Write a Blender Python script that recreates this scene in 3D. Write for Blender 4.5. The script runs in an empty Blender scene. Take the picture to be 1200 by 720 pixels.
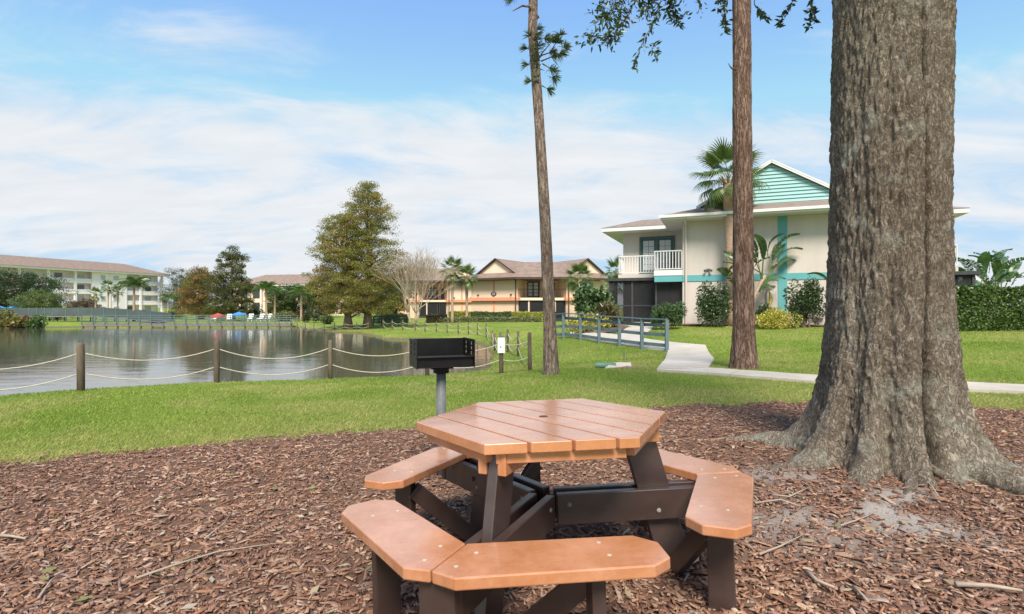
import bpy, math, random
import numpy as np
from mathutils import Vector, Matrix
random.seed(7); RNG = np.random.default_rng(7)
S = bpy.context.scene
C = S.collection
PI = math.pi; R = math.radians
# ------------------------------------------------------------------ camera, sky, sun, exposure
CAMZ = 1.27; F = 627.7                      # focal length in pixels of the 1200 px wide photograph
cd = bpy.data.cameras.new('camera'); cam = bpy.data.objects.new('camera', cd); C.objects.link(cam)
cam.location = (0, 0, CAMZ); cam.rotation_euler = (PI/2, 0, 0)
cd.sensor_width = 36; cd.lens = F/1200*36; cd.clip_end = 3000; cd.clip_start = .05
S.camera = cam
SUN_EL, SUN_AZ = R(50), R(177)              # azimuth clockwise from +Y: behind and left of the camera
W = bpy.data.worlds.new('World'); S.world = W; W.use_nodes = True
nt = W.node_tree; N = nt.nodes; L = nt.links; N.clear()
out = N.new('ShaderNodeOutputWorld'); bg = N.new('ShaderNodeBackground'); L.new(bg.outputs[0], out.inputs[0])
bg.inputs[1].default_value = .10
sky = N.new('ShaderNodeTexSky'); sky.sky_type = 'NISHITA'; sky.sun_disc = False
sky.sun_elevation = SUN_EL; sky.sun_rotation = SUN_AZ; sky.air_density = 1.0; sky.dust_density = .25; sky.ozone_density = 2.0
tc = N.new('ShaderNodeTexCoord'); sep = N.new('ShaderNodeSeparateXYZ'); L.new(tc.outputs['Generated'], sep.inputs[0])
def wmath(op, a, b=None, clamp=False):
    m = N.new('ShaderNodeMath'); m.operation = op; m.use_clamp = clamp
    for i, q in enumerate((a, b)):
        if q is None: continue
        if isinstance(q, (int, float)): m.inputs[i].default_value = q
        else: L.new(q, m.inputs[i])
    return m.outputs[0]
zc = wmath('MAXIMUM', sep.outputs[2], 0.0)
den = wmath('ADD', zc, .22)
px_ = wmath('DIVIDE', sep.outputs[0], den); py_ = wmath('DIVIDE', sep.outputs[1], den)
cmb = N.new('ShaderNodeCombineXYZ'); L.new(px_, cmb.inputs[0]); L.new(py_, cmb.inputs[1])
def wnoise(loc, scale, detail, rough, dist, sc=(1, 1, 1), rot=0):
    mp = N.new('ShaderNodeMapping'); mp.inputs['Location'].default_value = loc; mp.inputs['Scale'].default_value = sc
    mp.inputs['Rotation'].default_value = (0, 0, rot)
    L.new(cmb.outputs[0], mp.inputs[0])
    n = N.new('ShaderNodeTexNoise'); n.inputs['Scale'].default_value = scale; n.inputs['Detail'].default_value = detail
    n.inputs['Roughness'].default_value = rough; n.inputs['Distortion'].default_value = dist
    L.new(mp.outputs[0], n.inputs['Vector']); return n.outputs[0]
n1 = wnoise((11.3, 1.7, 0), .62, 7, .52, .35)
n2 = wnoise((8.7, 11.3, 0), 1.5, 9, .62, .8, (1, 2.2, 1), R(-25))
cl = wmath('ADD', wmath('MULTIPLY', n1, .65), wmath('MULTIPLY', n2, .41))
hz = wmath('POWER', wmath('SUBTRACT', 1.0, zc), 3.0)
cl = wmath('ADD', cl, wmath('MULTIPLY', hz, .17))
ramp = N.new('ShaderNodeValToRGB'); L.new(cl, ramp.inputs[0])
ramp.color_ramp.elements[0].position = .53; ramp.color_ramp.elements[0].color = (0, 0, 0, 1)
ramp.color_ramp.elements[1].position = .71; ramp.color_ramp.elements[1].color = (.95, .95, .95, 1)
ramp.color_ramp.interpolation = 'EASE'
n3 = wnoise((1.1, 9.0, 0), 2.6, 6, .55, .3, (1, 2.6, 1), R(-10))
shade = N.new('ShaderNodeValToRGB'); L.new(n3, shade.inputs[0])
shade.color_ramp.elements[0].position = .25; shade.color_ramp.elements[0].color = (3.4, 3.55, 3.75, 1)
shade.color_ramp.elements[1].position = .75; shade.color_ramp.elements[1].color = (4.0, 4.05, 4.1, 1)
tint = N.new('ShaderNodeMixRGB'); tint.blend_type = 'MULTIPLY'; tint.inputs[0].default_value = 1
L.new(sky.outputs[0], tint.inputs[1]); tint.inputs[2].default_value = (1.1, 1.22, 1.3, 1)
soft = N.new('ShaderNodeMixRGB'); soft.blend_type = 'DARKEN'; soft.inputs[0].default_value = 1; L.new(tint.outputs[0], soft.inputs[1]); soft.inputs[2].default_value = (2.2, 3.15, 4.1, 1)
mixc = N.new('ShaderNodeMixRGB'); L.new(ramp.outputs[0], mixc.inputs[0]); L.new(soft.outputs[0], mixc.inputs[1]); L.new(shade.outputs[0], mixc.inputs[2])
L.new(mixc.outputs[0], bg.inputs[0])
sl = bpy.data.lights.new('sun', 'SUN'); sl.energy = 2.7; sl.angle = R(20); sl.color = (1, .91, .79)
so = bpy.data.objects.new('sun', sl); C.objects.link(so)
sd = Vector((math.sin(SUN_AZ)*math.cos(SUN_EL), math.cos(SUN_AZ)*math.cos(SUN_EL), math.sin(SUN_EL)))
so.rotation_euler = sd.to_track_quat('Z', 'Y').to_euler(); so.location = (-20, -30, 60)
S.view_settings.view_transform = 'Standard'; S.view_settings.look = 'None'; S.view_settings.exposure = 1.2; S.view_settings.gamma = 1
S.render.engine = 'CYCLES'; S.cycles.use_denoising = True
S.cycles.max_bounces = 8; S.cycles.transparent_max_bounces = 12

# ------------------------------------------------------------------ helpers
def at(px, py, d): return Vector(((px-600)/F*d, d, CAMZ-(py-360)/F*d))
def hash3(ix, iy, iz, seed):
    h = (ix*374761393 + iy*668265263 + iz*2147483647 + seed*974634121) & 0xFFFFFFFF
    h = ((h ^ (h >> 13))*1274126177) & 0xFFFFFFFF
    h = (h ^ (h >> 16)) & 0xFFFFFFFF
    return h/4294967295.0
def vnoise(P, seed=0):
    P = np.asarray(P, float); I = np.floor(P).astype(np.int64); f = P-I; f = f*f*(3-2*f)
    r = 0
    for dx in (0, 1):
        for dy in (0, 1):
            for dz in (0, 1):
                w = (f[:, 0] if dx else 1-f[:, 0])*(f[:, 1] if dy else 1-f[:, 1])*(f[:, 2] if dz else 1-f[:, 2])
                r = r + w*hash3(I[:, 0]+dx, I[:, 1]+dy, I[:, 2]+dz, seed)
    return r
def fbm(P, seed=0, o=4, g=.5):
    a = 1; t = 0; s = 0; P = np.asarray(P, float)
    for i in range(o): t = t+a*vnoise(P*2**i, seed+i); s += a; a *= g
    return t/s
def n2(x, y, sc, seed=0, o=3): return fbm(np.stack([np.asarray(x, float)*sc, np.asarray(y, float)*sc, np.zeros_like(np.asarray(x, float))], 1), seed, o)
def tag(o, label=None, cat=None, group=None, kind=None):
    if label: o['label'] = label
    if cat: o['category'] = cat
    if group: o['group'] = group
    if kind: o['kind'] = kind
    return o
def thing(name, label, cat, loc=(0, 0, 0), rz=0, group=None):
    o = bpy.data.objects.new(name, None); C.objects.link(o); o.location = loc; o.rotation_euler = (0, 0, rz)
    o.empty_display_size = .2
    return tag(o, label, cat, group)
def link(name, me, parent=None):
    o = bpy.data.objects.new(name, me); C.objects.link(o); o.parent = parent; return o
def np_mesh(name, V, faces, mat, cols=None, smooth=False):
    """V (n,3); faces (m,k) of one size"""
    me = bpy.data.meshes.new(name); V = np.asarray(V, np.float32); Fc = np.asarray(faces, np.int32)
    m, k = Fc.shape
    me.vertices.add(len(V)); me.vertices.foreach_set('co', V.ravel())
    me.loops.add(m*k); me.loops.foreach_set('vertex_index', Fc.ravel())
    me.polygons.add(m); me.polygons.foreach_set('loop_start', np.arange(0, m*k, k, dtype=np.int32))
    me.polygons.foreach_set('loop_total', np.full(m, k, np.int32))
    if smooth: me.polygons.foreach_set('use_smooth', np.ones(m, bool))
    me.update(calc_edges=True)
    if cols is not None:
        a = me.color_attributes.new('Col', 'FLOAT_COLOR', 'POINT')
        c = np.ones((len(V), 4), np.float32); c[:, :3] = cols; a.data.foreach_set('color', c.ravel())
    if mat: me.materials.append(mat)
    return me
def np_obj(name, V, faces, mat, parent=None, cols=None, smooth=False):
    return link(name, np_mesh(name, V, faces, mat, cols, smooth), parent)
class MB:
    def __init__(s, off=(0, 0, 0)): s.v = []; s.f = []; s.off = Vector(off)
    def add(s, vs, fs):
        b = len(s.v); s.v += [tuple(Vector(q)-s.off) for q in vs]; s.f += [tuple(b+i for i in q) for q in fs]; return s
    def box(s, x0, x1, y0, y1, z0, z1):
        return s.add([(x0, y0, z0), (x1, y0, z0), (x1, y1, z0), (x0, y1, z0), (x0, y0, z1), (x1, y0, z1), (x1, y1, z1), (x0, y1, z1)],
                     [(3, 2, 1, 0), (4, 5, 6, 7), (0, 1, 5, 4), (1, 2, 6, 5), (2, 3, 7, 6), (3, 0, 4, 7)])
    def beam(s, p0, p1, w, h, up=(0, 0, 1)):
        p0 = Vector(p0); p1 = Vector(p1); d = (p1-p0).normalized(); u = Vector(up); sd_ = d.cross(u)
        if sd_.length < 1e-4: sd_ = d.cross(Vector((0, 1, 0)))
        sd_.normalize(); u = sd_.cross(d).normalized(); a = sd_*w/2; b = u*h/2
        return s.add([p0-a-b, p0+a-b, p0+a+b, p0-a+b, p1-a-b, p1+a-b, p1+a+b, p1-a+b],
                     [(0, 1, 2, 3), (7, 6, 5, 4), (1, 0, 4, 5), (2, 1, 5, 6), (3, 2, 6, 7), (0, 3, 7, 4)])
    def prism(s, pts, z0, z1):
        n = len(pts)
        return s.add([(p[0], p[1], z0) for p in pts]+[(p[0], p[1], z1) for p in pts],
                     [tuple(range(n))[::-1], tuple(range(n, 2*n))]+[(i, (i+1) % n, n+(i+1) % n, n+i) for i in range(n)])
    def quad(s, *p): return s.add(p, [tuple(range(len(p)))])
    def tube(s, pts, rad, n=8):
        pts = [Vector(p) for p in pts]
        if isinstance(rad, (int, float)): rad = [rad]*len(pts)
        vs = []; fs = []; prev = None
        for i, p in enumerate(pts):
            d = (pts[min(i+1, len(pts)-1)]-pts[max(i-1, 0)]).normalized()
            a = prev if prev is not None else (Vector((1, 0, 0)) if abs(d.x) < .8 else Vector((0, 1, 0)))
            a = (a-d*a.dot(d)).normalized(); prev = a; b = d.cross(a)
            for j in range(n):
                t = 2*PI*j/n; vs.append(p+(a*math.cos(t)+b*math.sin(t))*rad[i])
        for i in range(len(pts)-1):
            for j in range(n): fs.append((i*n+j, i*n+(j+1) % n, (i+1)*n+(j+1) % n, (i+1)*n+j))
        fs.append(tuple(range(n))[::-1]); fs.append(tuple((len(pts)-1)*n+j for j in range(n)))
        return s.add(vs, fs)
    def mesh(s, name, mat, smooth=False):
        me = bpy.data.meshes.new(name); me.from_pydata(s.v, [], s.f); me.update()
        if mat: me.materials.append(mat)
        if smooth:
            for p in me.polygons: p.use_smooth = True
        return me
    def build(s, name, mat, parent=None, bevel=0, smooth=False):
        o = link(name, s.mesh(name, mat, smooth), parent)
        if bevel:
            b = o.modifiers.new('bevel', 'BEVEL'); b.width = bevel; b.segments = 2; b.limit_method = 'ANGLE'; b.angle_limit = R(40)
        return o

# ------------------------------------------------------------------ materials
def newmat(name):
    m = bpy.data.materials.new(name); m.use_nodes = True; t = m.node_tree; t.nodes.clear()
    o = t.nodes.new('ShaderNodeOutputMaterial'); b = t.nodes.new('ShaderNodeBsdfPrincipled'); t.links.new(b.outputs[0], o.inputs[0])
    return m, t, b, o
def setspec(b, v): b.inputs['Specular IOR Level'].default_value = v
def nnode(t, scale, detail=5, rough=.55, stretch=(1, 1, 1), coord='Object', dist=0):
    c = t.nodes.new('ShaderNodeTexCoord'); mp = t.nodes.new('ShaderNodeMapping'); mp.inputs['Scale'].default_value = stretch
    if coord == 'World':
        g = t.nodes.new('ShaderNodeNewGeometry'); t.links.new(g.outputs['Position'], mp.inputs[0])
    else: t.links.new(c.outputs[coord], mp.inputs[0])
    n = t.nodes.new('ShaderNodeTexNoise'); n.inputs['Scale'].default_value = scale; n.inputs['Detail'].default_value = detail
    n.inputs['Roughness'].default_value = rough; n.inputs['Distortion'].default_value = dist
    t.links.new(mp.outputs[0], n.inputs['Vector']); return n
def rampn(t, fac, stops):
    r = t.nodes.new('ShaderNodeValToRGB'); e = r.color_ramp.elements
    e[0].position, e[0].color = stops[0][0], (*stops[0][1], 1); e[1].position, e[1].color = stops[-1][0], (*stops[-1][1], 1)
    for p, c in stops[1:-1]:
        q = e.new(p); q.color = (*c, 1)
    t.links.new(fac, r.inputs[0]); return r
def mixn(t, fac, a, b, mode='MIX'):
    m = t.nodes.new('ShaderNodeMixRGB'); m.blend_type = mode
    for i, q in enumerate((fac, a, b)):
        if hasattr(q, 'links'): t.links.new(q, m.inputs[i])
        elif isinstance(q, (int, float)): m.inputs[i].default_value = q
        else: m.inputs[i].default_value = (*q, 1)
    return m.outputs[0]
def bumpn(t, b, h, strength=.4, dist=.02, chain=None):
    n = t.nodes.new('ShaderNodeBump'); n.inputs['Strength'].default_value = strength; n.inputs['Distance'].default_value = dist
    t.links.new(h, n.inputs['Height'])
    if chain: t.links.new(chain, n.inputs['Normal'])
    t.links.new(n.outputs[0], b.inputs['Normal']); return n.outputs[0]
def mat(name, c1, c2=None, scale=4, rough=.7, spec=.3, bump=0, bscale=40, bdist=.01, stretch=(1, 1, 1), metal=0, coord='Object'):
    m, t, b, o = newmat(name); c2 = c2 or tuple(q*.8 for q in c1)
    n = nnode(t, scale, 6, .6, stretch, coord)
    t.links.new(rampn(t, n.outputs[0], [(.3, c1), (.7, c2)]).outputs[0], b.inputs['Base Color'])
    b.inputs['Roughness'].default_value = rough; setspec(b, spec); b.inputs['Metallic'].default_value = metal
    if bump:
        k = nnode(t, bscale, 6, .6, stretch, coord); bumpn(t, b, k.outputs[0], bump, bdist)
    return m
def leafmat(name, rough=.5, spec=.35, trans=.3):
    m, t, b, o = newmat(name)
    a = t.nodes.new('ShaderNodeAttribute'); a.attribute_name = 'Col'
    t.links.new(a.outputs['Color'], b.inputs['Base Color']); b.inputs['Roughness'].default_value = rough; setspec(b, spec)
    tr = t.nodes.new('ShaderNodeBsdfTranslucent'); t.links.new(mixn(t, 1.0, a.outputs['Color'], (1.3, 1.35, .7), 'MULTIPLY'), tr.inputs[0])
    mx = t.nodes.new('ShaderNodeMixShader'); mx.inputs[0].default_value = trans
    t.links.new(b.outputs[0], mx.inputs[1]); t.links.new(tr.outputs[0], mx.inputs[2]); t.links.new(mx.outputs[0], o.inputs[0])
    return m
def colmat(name, rough=.8, spec=.2, bump=0, bscale=60, bdist=.004):
    m, t, b, o = newmat(name)
    a = t.nodes.new('ShaderNodeAttribute'); a.attribute_name = 'Col'
    n = nnode(t, bscale, 5, .6, (1, 1, 1), 'World')
    c = mixn(t, 1.0, a.outputs['Color'], rampn(t, n.outputs[0], [(.25, (.6, .6, .6)), (.75, (1.25, 1.25, 1.25))]).outputs[0], 'MULTIPLY')
    t.links.new(c, b.inputs['Base Color']); b.inputs['Roughness'].default_value = rough; setspec(b, spec)
    if bump: bumpn(t, b, n.outputs[0], bump, bdist)
    return m
LEAF = leafmat('leaf', .5, .35, .38); LEAFG = leafmat('glossy_leaf', .35, .5, .25); GRASS = leafmat('grass_blade', .55, .25, .42)
CHIP = colmat('wood_chip_colour', .85, .15, .5, 90)
def bark_mat(name, c_dark, c_mid, c_light, sc1, sc2, stretch, lichen=None, bdist=.03, lpos=.57):
    m, t, b, o = newmat(name)
    def ridged(sc, st, dist):
        n = nnode(t, sc, 5, .62, st, 'Object', dist); a = t.nodes.new('ShaderNodeMath'); a.operation = 'SUBTRACT'; a.inputs[1].default_value = .5; t.links.new(n.outputs[0], a.inputs[0])
        q = t.nodes.new('ShaderNodeMath'); q.operation = 'ABSOLUTE'; t.links.new(a.outputs[0], q.inputs[0])
        r_ = t.nodes.new('ShaderNodeMapRange'); r_.inputs[1].default_value = 0; r_.inputs[2].default_value = .13; t.links.new(q.outputs[0], r_.inputs[0]); return r_.outputs[0]
    h1 = ridged(sc1, stretch, .6); h2 = ridged(sc2, (1, 1, stretch[2]*1.8), .4)
    fine = nnode(t, 70, 7, .7); big = nnode(t, 1.3, 5, .6, (1, 1, .5)); mid_ = nnode(t, 9, 5, .65, (1, 1, .6))
    def add(a, b_, wa, wb):
        x = t.nodes.new('ShaderNodeMath'); x.operation = 'MULTIPLY'; t.links.new(a, x.inputs[0]); x.inputs[1].default_value = wa
        y = t.nodes.new('ShaderNodeMath'); y.operation = 'MULTIPLY_ADD'; t.links.new(b_, y.inputs[0]); y.inputs[1].default_value = wb; t.links.new(x.outputs[0], y.inputs[2]); return y.outputs[0]
    hh = add(add(h1, h2, .55, .33), fine.outputs[0], 1.0, .35)
    base = rampn(t, hh, [(.15, c_dark), (.55, c_mid), (1.0, c_light)]).outputs[0]
    base = mixn(t, 1.0, base, rampn(t, big.outputs[0], [(.3, (.78, .74, .72)), (.7, (1.18, 1.2, 1.18))]).outputs[0], 'MULTIPLY')
    base = mixn(t, 1.0, base, rampn(t, mid_.outputs[0], [(.3, (.8, .78, .76)), (.7, (1.18, 1.18, 1.18))]).outputs[0], 'MULTIPLY')
    if lichen:
        ln = nnode(t, 3.2, 9, .75); lm = rampn(t, ln.outputs[0], [(lpos, (0, 0, 0)), (lpos+.1, (.7, .7, .7))]).outputs[0]
        base = mixn(t, lm, base, lichen)
    t.links.new(base, b.inputs['Base Color']); b.inputs['Roughness'].default_value = .92; setspec(b, .1)
    bumpn(t, b, hh, .9, bdist)
    return m
OAKBARK = bark_mat('oak_bark', (.08, .065, .051), (.235, .198, .156), (.42, .37, .30), 32, 74, (1, 1, .42), (.38, .395, .33), .016, .545)
PINEBARK = bark_mat('pine_bark', (.055, .035, .028), (.215, .138, .108), (.40, .28, .23), 13, 34, (1, 1, .16), None, .03)
PINEGREY = bark_mat('grey_pine_bark', (.06, .045, .038), (.23, .175, .145), (.42, .34, .29), 16, 40, (1, 1, .16), None, .02)
BARK = mat('tree_bark', (.16, .12, .09), (.28, .22, .17), 3, .9, .1, .6, 12, .03, (1, 1, .3))
PALE = mat('pale_bark', (.33, .27, .20), (.45, .38, .29), 3, .85, .1, .3, 10, .02)
PALMT = mat('palm_trunk', (.34, .23, .16), (.48, .35, .26), 6, .9, .1, .7, 14, .03, (1, 1, 3))

# ------------------------------------------------------------------ terrain
LAKE = np.array([(-13.5, 6.4), (-9.4, 10.9), (-7.3, 12.5), (-4.7, 13.6), (-2.6, 14.2), (-1.5, 15.2), (-1.3, 19), (-1.35, 24), (-1.6, 29), (-3.3, 35.5), (-6, 37),
                 (-9.3, 37), (-11.2, 41), (-13.9, 46), (-16.8, 47.8), (-22, 55), (-25.5, 61), (-30, 63.5), (-48, 63.5), (-49.5, 60.5), (-52, 58.5), (-58, 56), (-75, 52), (-95, 40), (-90, -8), (-40, -9), (-20, 0)])
WL = -1.0
def pip(x, y, poly):
    ins = np.zeros(len(x), bool); n = len(poly)
    for i in range(n):
        x0, y0 = poly[i]; x1, y1 = poly[(i+1) % n]
        if y0 == y1: continue
        c = ((y0 > y) != (y1 > y)) & (x < (x1-x0)*(y-y0)/(y1-y0)+x0); ins ^= c
    return ins
def sdist(x, y, poly):
    d = np.full(len(x), 1e9); n = len(poly)
    for i in range(n):
        a = np.array(poly[i], float); b = np.array(poly[(i+1) % n], float); e = b-a
        t = np.clip(((x-a[0])*e[0]+(y-a[1])*e[1])/(e@e), 0, 1)
        d = np.minimum(d, np.hypot(x-a[0]-t*e[0], y-a[1]-t*e[1]))
    return np.where(pip(x, y, poly), -d, d)
CP = np.array([(.17, 2.5, 0), (-1, 2.2, -.02), (-2.5, 3, -.06), (1.0, 2.1, .06), (2.9, 4.0, .14), (2.6, 3.0, .09), (4.5, 4, .1), (1.5, 4.5, .04), (0, 0, 0), (3, 0, .05), (-4, 0, -.05), (8, 2, .1),
    (-4.3, 4.8, -.1), (-2, 6, -.1), (0, 6.3, -.07), (1.9, 6.7, 0), (4.5, 6.5, .05), (6.5, 6, .08), (-8.1, 9.9, -.29), (-11, 7.5, -.29), (-6.28, 11.3, -.33), (-4.2, 12.3, -.38), (-2, 12.8, -.36),
    (-.26, 12.6, -.3), (.43, 12.4, -.2), (7.4, 7.7, .04), (4.9, 8.9, .03), (3.7, 9.7, .02), (2.9, 10.5, 0), (.76, 10.2, -.02), (4.5, 10.6, .05), (5.5, 17, -.08), (4.6, 17, -.16), (2.2, 21.6, .02), (.5, 27, .05), (2, 14, -.2), (1.0, 18, -.38),
    (8, 25, .45), (10, 17, .25), (13.4, 22.6, .47), (17, 18, .45), (14, 12, .2), (22, 20, .5), (6, 26.5, .38), (4, 26, .22), (.2, 19.8, -.45), (-.4, 26, -.52), (-.6, 30, -.6),
    (-5, 60, -.4), (4, 60, -.4), (12, 64, -.3), (-3, 40, -.72), (-9, 41, -.74), (-13, 51, -.78), (-9, 52, -.62), (-20, 60, -.75), (-30, 68, -.6), (-50, 68, -.6), (-60, 62, -.5),
    (-100, 140, -.5), (-60, 100, -.4), (-30, 100, -.4), (0, 100, -.3), (60, 60, .4), (60, 100, .4), (30, 30, .5), (40, 0, .3), (-60, 40, -.6), (200, 200, 0), (-200, 200, -.4), (0, 300, 0), (-20, -40, -.3), (30, -40, 0)])
_d = np.sqrt(((CP[:, None, :2]-CP[None, :, :2])**2).sum(-1)+.6)
_A = np.block([[_d, np.ones((len(CP), 1))], [np.ones((1, len(CP))), np.zeros((1, 1))]])
_w = np.linalg.solve(_A+np.diag([1e-3]*len(CP)+[0]), np.append(CP[:, 2], 0))
def GZ(x, y):
    x = np.atleast_1d(np.asarray(x, float)); y = np.atleast_1d(np.asarray(y, float)); z = np.empty(len(x))
    for i in range(0, len(x), 40000):
        q = slice(i, i+40000)
        d = np.sqrt((x[q, None]-CP[:, 0])**2+(y[q, None]-CP[:, 1])**2+.6); z[q] = d@_w[:-1]+_w[-1]
    r = np.hypot(x, y); far = np.clip((r-180)/150, 0, 1); z = z*(1-far)
    z += (n2(x, y, 1.3, 3)-.5)*.025
    sdv = sdist(x, y, LAKE)+(n2(x, y, .9, 5)-.5)*.35
    t = np.clip((1.5-sdv)/2.2, 0, 1); t = t*t*(3-2*t)
    z = np.where(r < 250, z*(1-t)+(-1.45)*t, z)
    return z
def gz(x, y): return float(GZ([x], [y])[0])
def gp(x, y, dz=0): return Vector((x, y, gz(x, y)+dz))
def axis(lo, hi, fine_lo, fine_hi, step, grow):
    a = list(np.arange(fine_lo, fine_hi, step)); s = step; q = fine_lo
    while q > lo: s *= grow; q -= s; a.insert(0, q)
    s = step; q = a[-1]
    while q < hi: s *= grow; q += s; a.append(q)
    return np.array(a)
gx = axis(-900, 900, -9, 9, .2, 1.05); gy = axis(-120, 1500, 1, 20, .2, 1.04)
X, Y = np.meshgrid(gx, gy); V = np.stack([X.ravel(), Y.ravel(), GZ(X.ravel(), Y.ravel())], 1)
nx, ny = len(gx), len(gy); ii = (np.arange(ny-1)[:, None]*nx+np.arange(nx-1)).ravel()
def lawn_material():
    m, t, b, o = newmat('lawn')
    a = nnode(t, .35, 4, .6, coord='World'); f_ = nnode(t, 14, 6, .7, coord='World'); ff = nnode(t, 90, 5, .7, coord='World', stretch=(1, .5, 1))
    c = rampn(t, a.outputs[0], [(.3, (.17, .255, .042)), (.52, (.24, .315, .06)), (.70, (.33, .35, .105))]).outputs[0]
    c = mixn(t, 1.0, c, rampn(t, f_.outputs[0], [(.25, (.55, .6, .5)), (.7, (1.15, 1.12, 1.1))]).outputs[0], 'MULTIPLY')
    c = mixn(t, .7, c, mixn(t, 1.0, c, rampn(t, ff.outputs[0], [(.3, (.4, .45, .4)), (.7, (1.3, 1.25, 1.2))]).outputs[0], 'MULTIPLY'))
    # bare mud below the water line
    g = t.nodes.new('ShaderNodeNewGeometry'); s_ = t.nodes.new('ShaderNodeSeparateXYZ'); t.links.new(g.outputs['Position'], s_.inputs[0])
    mud = nnode(t, 3, 5, .6, coord='World')
    ad = t.nodes.new('ShaderNodeMath'); ad.operation = 'MULTIPLY_ADD'; t.links.new(mud.outputs[0], ad.inputs[0]); ad.inputs[1].default_value = .22; t.links.new(s_.outputs[2], ad.inputs[2])
    mr = t.nodes.new('ShaderNodeMapRange'); mr.inputs[1].default_value = -.84; mr.inputs[2].default_value = -.76; t.links.new(ad.outputs[0], mr.inputs[0])
    c = mixn(t, mr.outputs[0], (.16, .12, .085), c)
    t.links.new(c, b.inputs['Base Color']); b.inputs['Roughness'].default_value = .9; setspec(b, .1)
    bumpn(t, b, ff.outputs[0], .8, .03)
    return m
LAWN = lawn_material()
tag(np_obj('ground', V, np.stack([ii, ii+1, ii+nx+1, ii+nx], 1), LAWN, None, None, True), kind='structure')
# water
m, t, b, o = newmat('lake_water')
wa = nnode(t, 1.1, 3, .5, (.45, 1.6, 1), 'World', .4); wb = nnode(t, 5.5, 3, .5, (.5, 1.5, 1), 'World', .3)
b.inputs['Base Color'].default_value = (.085, .085, .065, 1); b.inputs['Roughness'].default_value = .045; b.inputs['IOR'].default_value = 1.33; setspec(b, .8)
k = bumpn(t, b, wa.outputs[0], .075, .10); bumpn(t, b, wb.outputs[0], .06, .03, k)
WATER = m
tag(MB().quad((-110, -14, WL), (8, -14, WL), (8, 75, WL), (-110, 75, WL)).build('lake_water', WATER), kind='structure')
# ------------------------------------------------------------------ mulch bed
MBED = np.array([(-9, -1), (-9, 1.5), (-6.6, 3.4), (-4.4, 4.65), (-3.1, 5.25), (-1.95, 5.75), (-.9, 6.1), (.3, 6.35), (1.9, 6.85), (3.4, 6.9), (4.6, 6.75), (6.2, 6.1), (7.5, 5.2), (8.6, 3.4), (9, -1)])
def mulch_in(x, y): return sdist(x, y, MBED)+(n2(x, y, 2.2, 11)-.5)*.5 < 0
def soil_patch(x, y):
    r = np.hypot((x-2.75)/1.9, (y-3.3)/1.0); return np.clip(1.25-r, 0, 1)*np.clip((n2(x, y, 2.1, 21)-.43)*6, 0, 1)
st = .06; mx_ = np.arange(-8, 8.6, st); my_ = np.arange(-.6, 7.2, st); X, Y = np.meshgrid(mx_, my_); x, y = X.ravel(), Y.ravel()
ins = mulch_in(x, y).reshape(X.shape); nx = len(mx_)
cell = (ins[:-1, :-1] & ins[1:, :-1] & ins[:-1, 1:] & ins[1:, 1:]).ravel()
ii = (np.arange(len(my_)-1)[:, None]*nx+np.arange(nx-1)).ravel()[cell]
zz = GZ(x, y)+.012+(n2(x, y, 14, 31, 2)-.5)*.03
V = np.stack([x, y, zz], 1); Fq = np.stack([ii, ii+1, ii+nx+1, ii+nx], 1)
used = np.unique(Fq); rm = np.zeros(len(V), int); rm[used] = np.arange(len(used)); V = V[used]; Fq = rm[Fq]
sp = soil_patch(V[:, 0], V[:, 1])[:, None]
mc = np.array([.17, .10, .07])*(.7+.6*n2(V[:, 0], V[:, 1], 9, 41)[:, None])*(1-sp)+np.array([.42, .38, .34])*sp
MULCH = colmat('mulch_soil', .95, .1, .8, 120, .012)
mulch = tag(np_obj('mulch_bed', V, Fq, MULCH, None, mc, True), kind='structure')
# chips
PAL = np.array([(.20, .105, .072), (.27, .15, .105), (.15, .082, .06), (.35, .22, .155), (.25, .16, .125), (.46, .33, .24), (.10, .06, .046), (.31, .21, .17), (.40, .33, .28), (.33, .17, .10)])
PAL = (PAL*.95+PAL.mean(1)[:, None]*.05)*np.array([1.06, .99, .93])
PW = np.array([.15, .15, .12, .12, .12, .07, .08, .09, .06, .05]); PW = PW/PW.sum()
def chip_points(n, ylo, yhi, power):
    y = ylo+(yhi-ylo)*RNG.random(n)**power; x = (RNG.random(n)*2-1)*(y*1.05+1.5)
    k = (sdist(x, y, MBED)+(n2(x, y, 2.2, 11)-.5)*.5+RNG.normal(0, .06, n) < 0) & (x > -7.9) & (x < 8.4) & (RNG.random(n) > soil_patch(x, y)*.93); return x[k], y[k]
def chip_verts(x, y, ln, wd, th, yaw, pit, rol, dz):
    n = len(x)
    base = np.array([(-1, -.55, -1), (1, -.35, -1), (.85, .5, -1), (-.75, .6, -1), (-.9, -.4, 1), (.8, -.3, .6), (.7, .4, 1), (-.65, .5, .7)])
    q = base[None]*np.ones((n, 1, 1)); q = q+RNG.uniform(-.28, .28, (n, 8, 3))*np.array([1, 1, .5])
    q = q*np.stack([ln/2, wd, th], 1)[:, None, :]
    cz, sz, cp, sp_, cr, sr = np.cos(yaw), np.sin(yaw), np.cos(pit), np.sin(pit), np.cos(rol), np.sin(rol)
    X_, Y_, Z_ = q[..., 0], q[..., 1], q[..., 2]
    Y_, Z_ = Y_*cr[:, None]-Z_*sr[:, None], Y_*sr[:, None]+Z_*cr[:, None]
    X_, Z_ = X_*cp[:, None]-Z_*sp_[:, None], X_*sp_[:, None]+Z_*cp[:, None]
    X_, Y_ = X_*cz[:, None]-Y_*sz[:, None], X_*sz[:, None]+Y_*cz[:, None]
    z = GZ(x, y)+.016+dz+(n2(x, y, 14, 31, 2)-.5)*.03
    return np.stack([X_+x[:, None], Y_+y[:, None], Z_+z[:, None]], 2)
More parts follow.
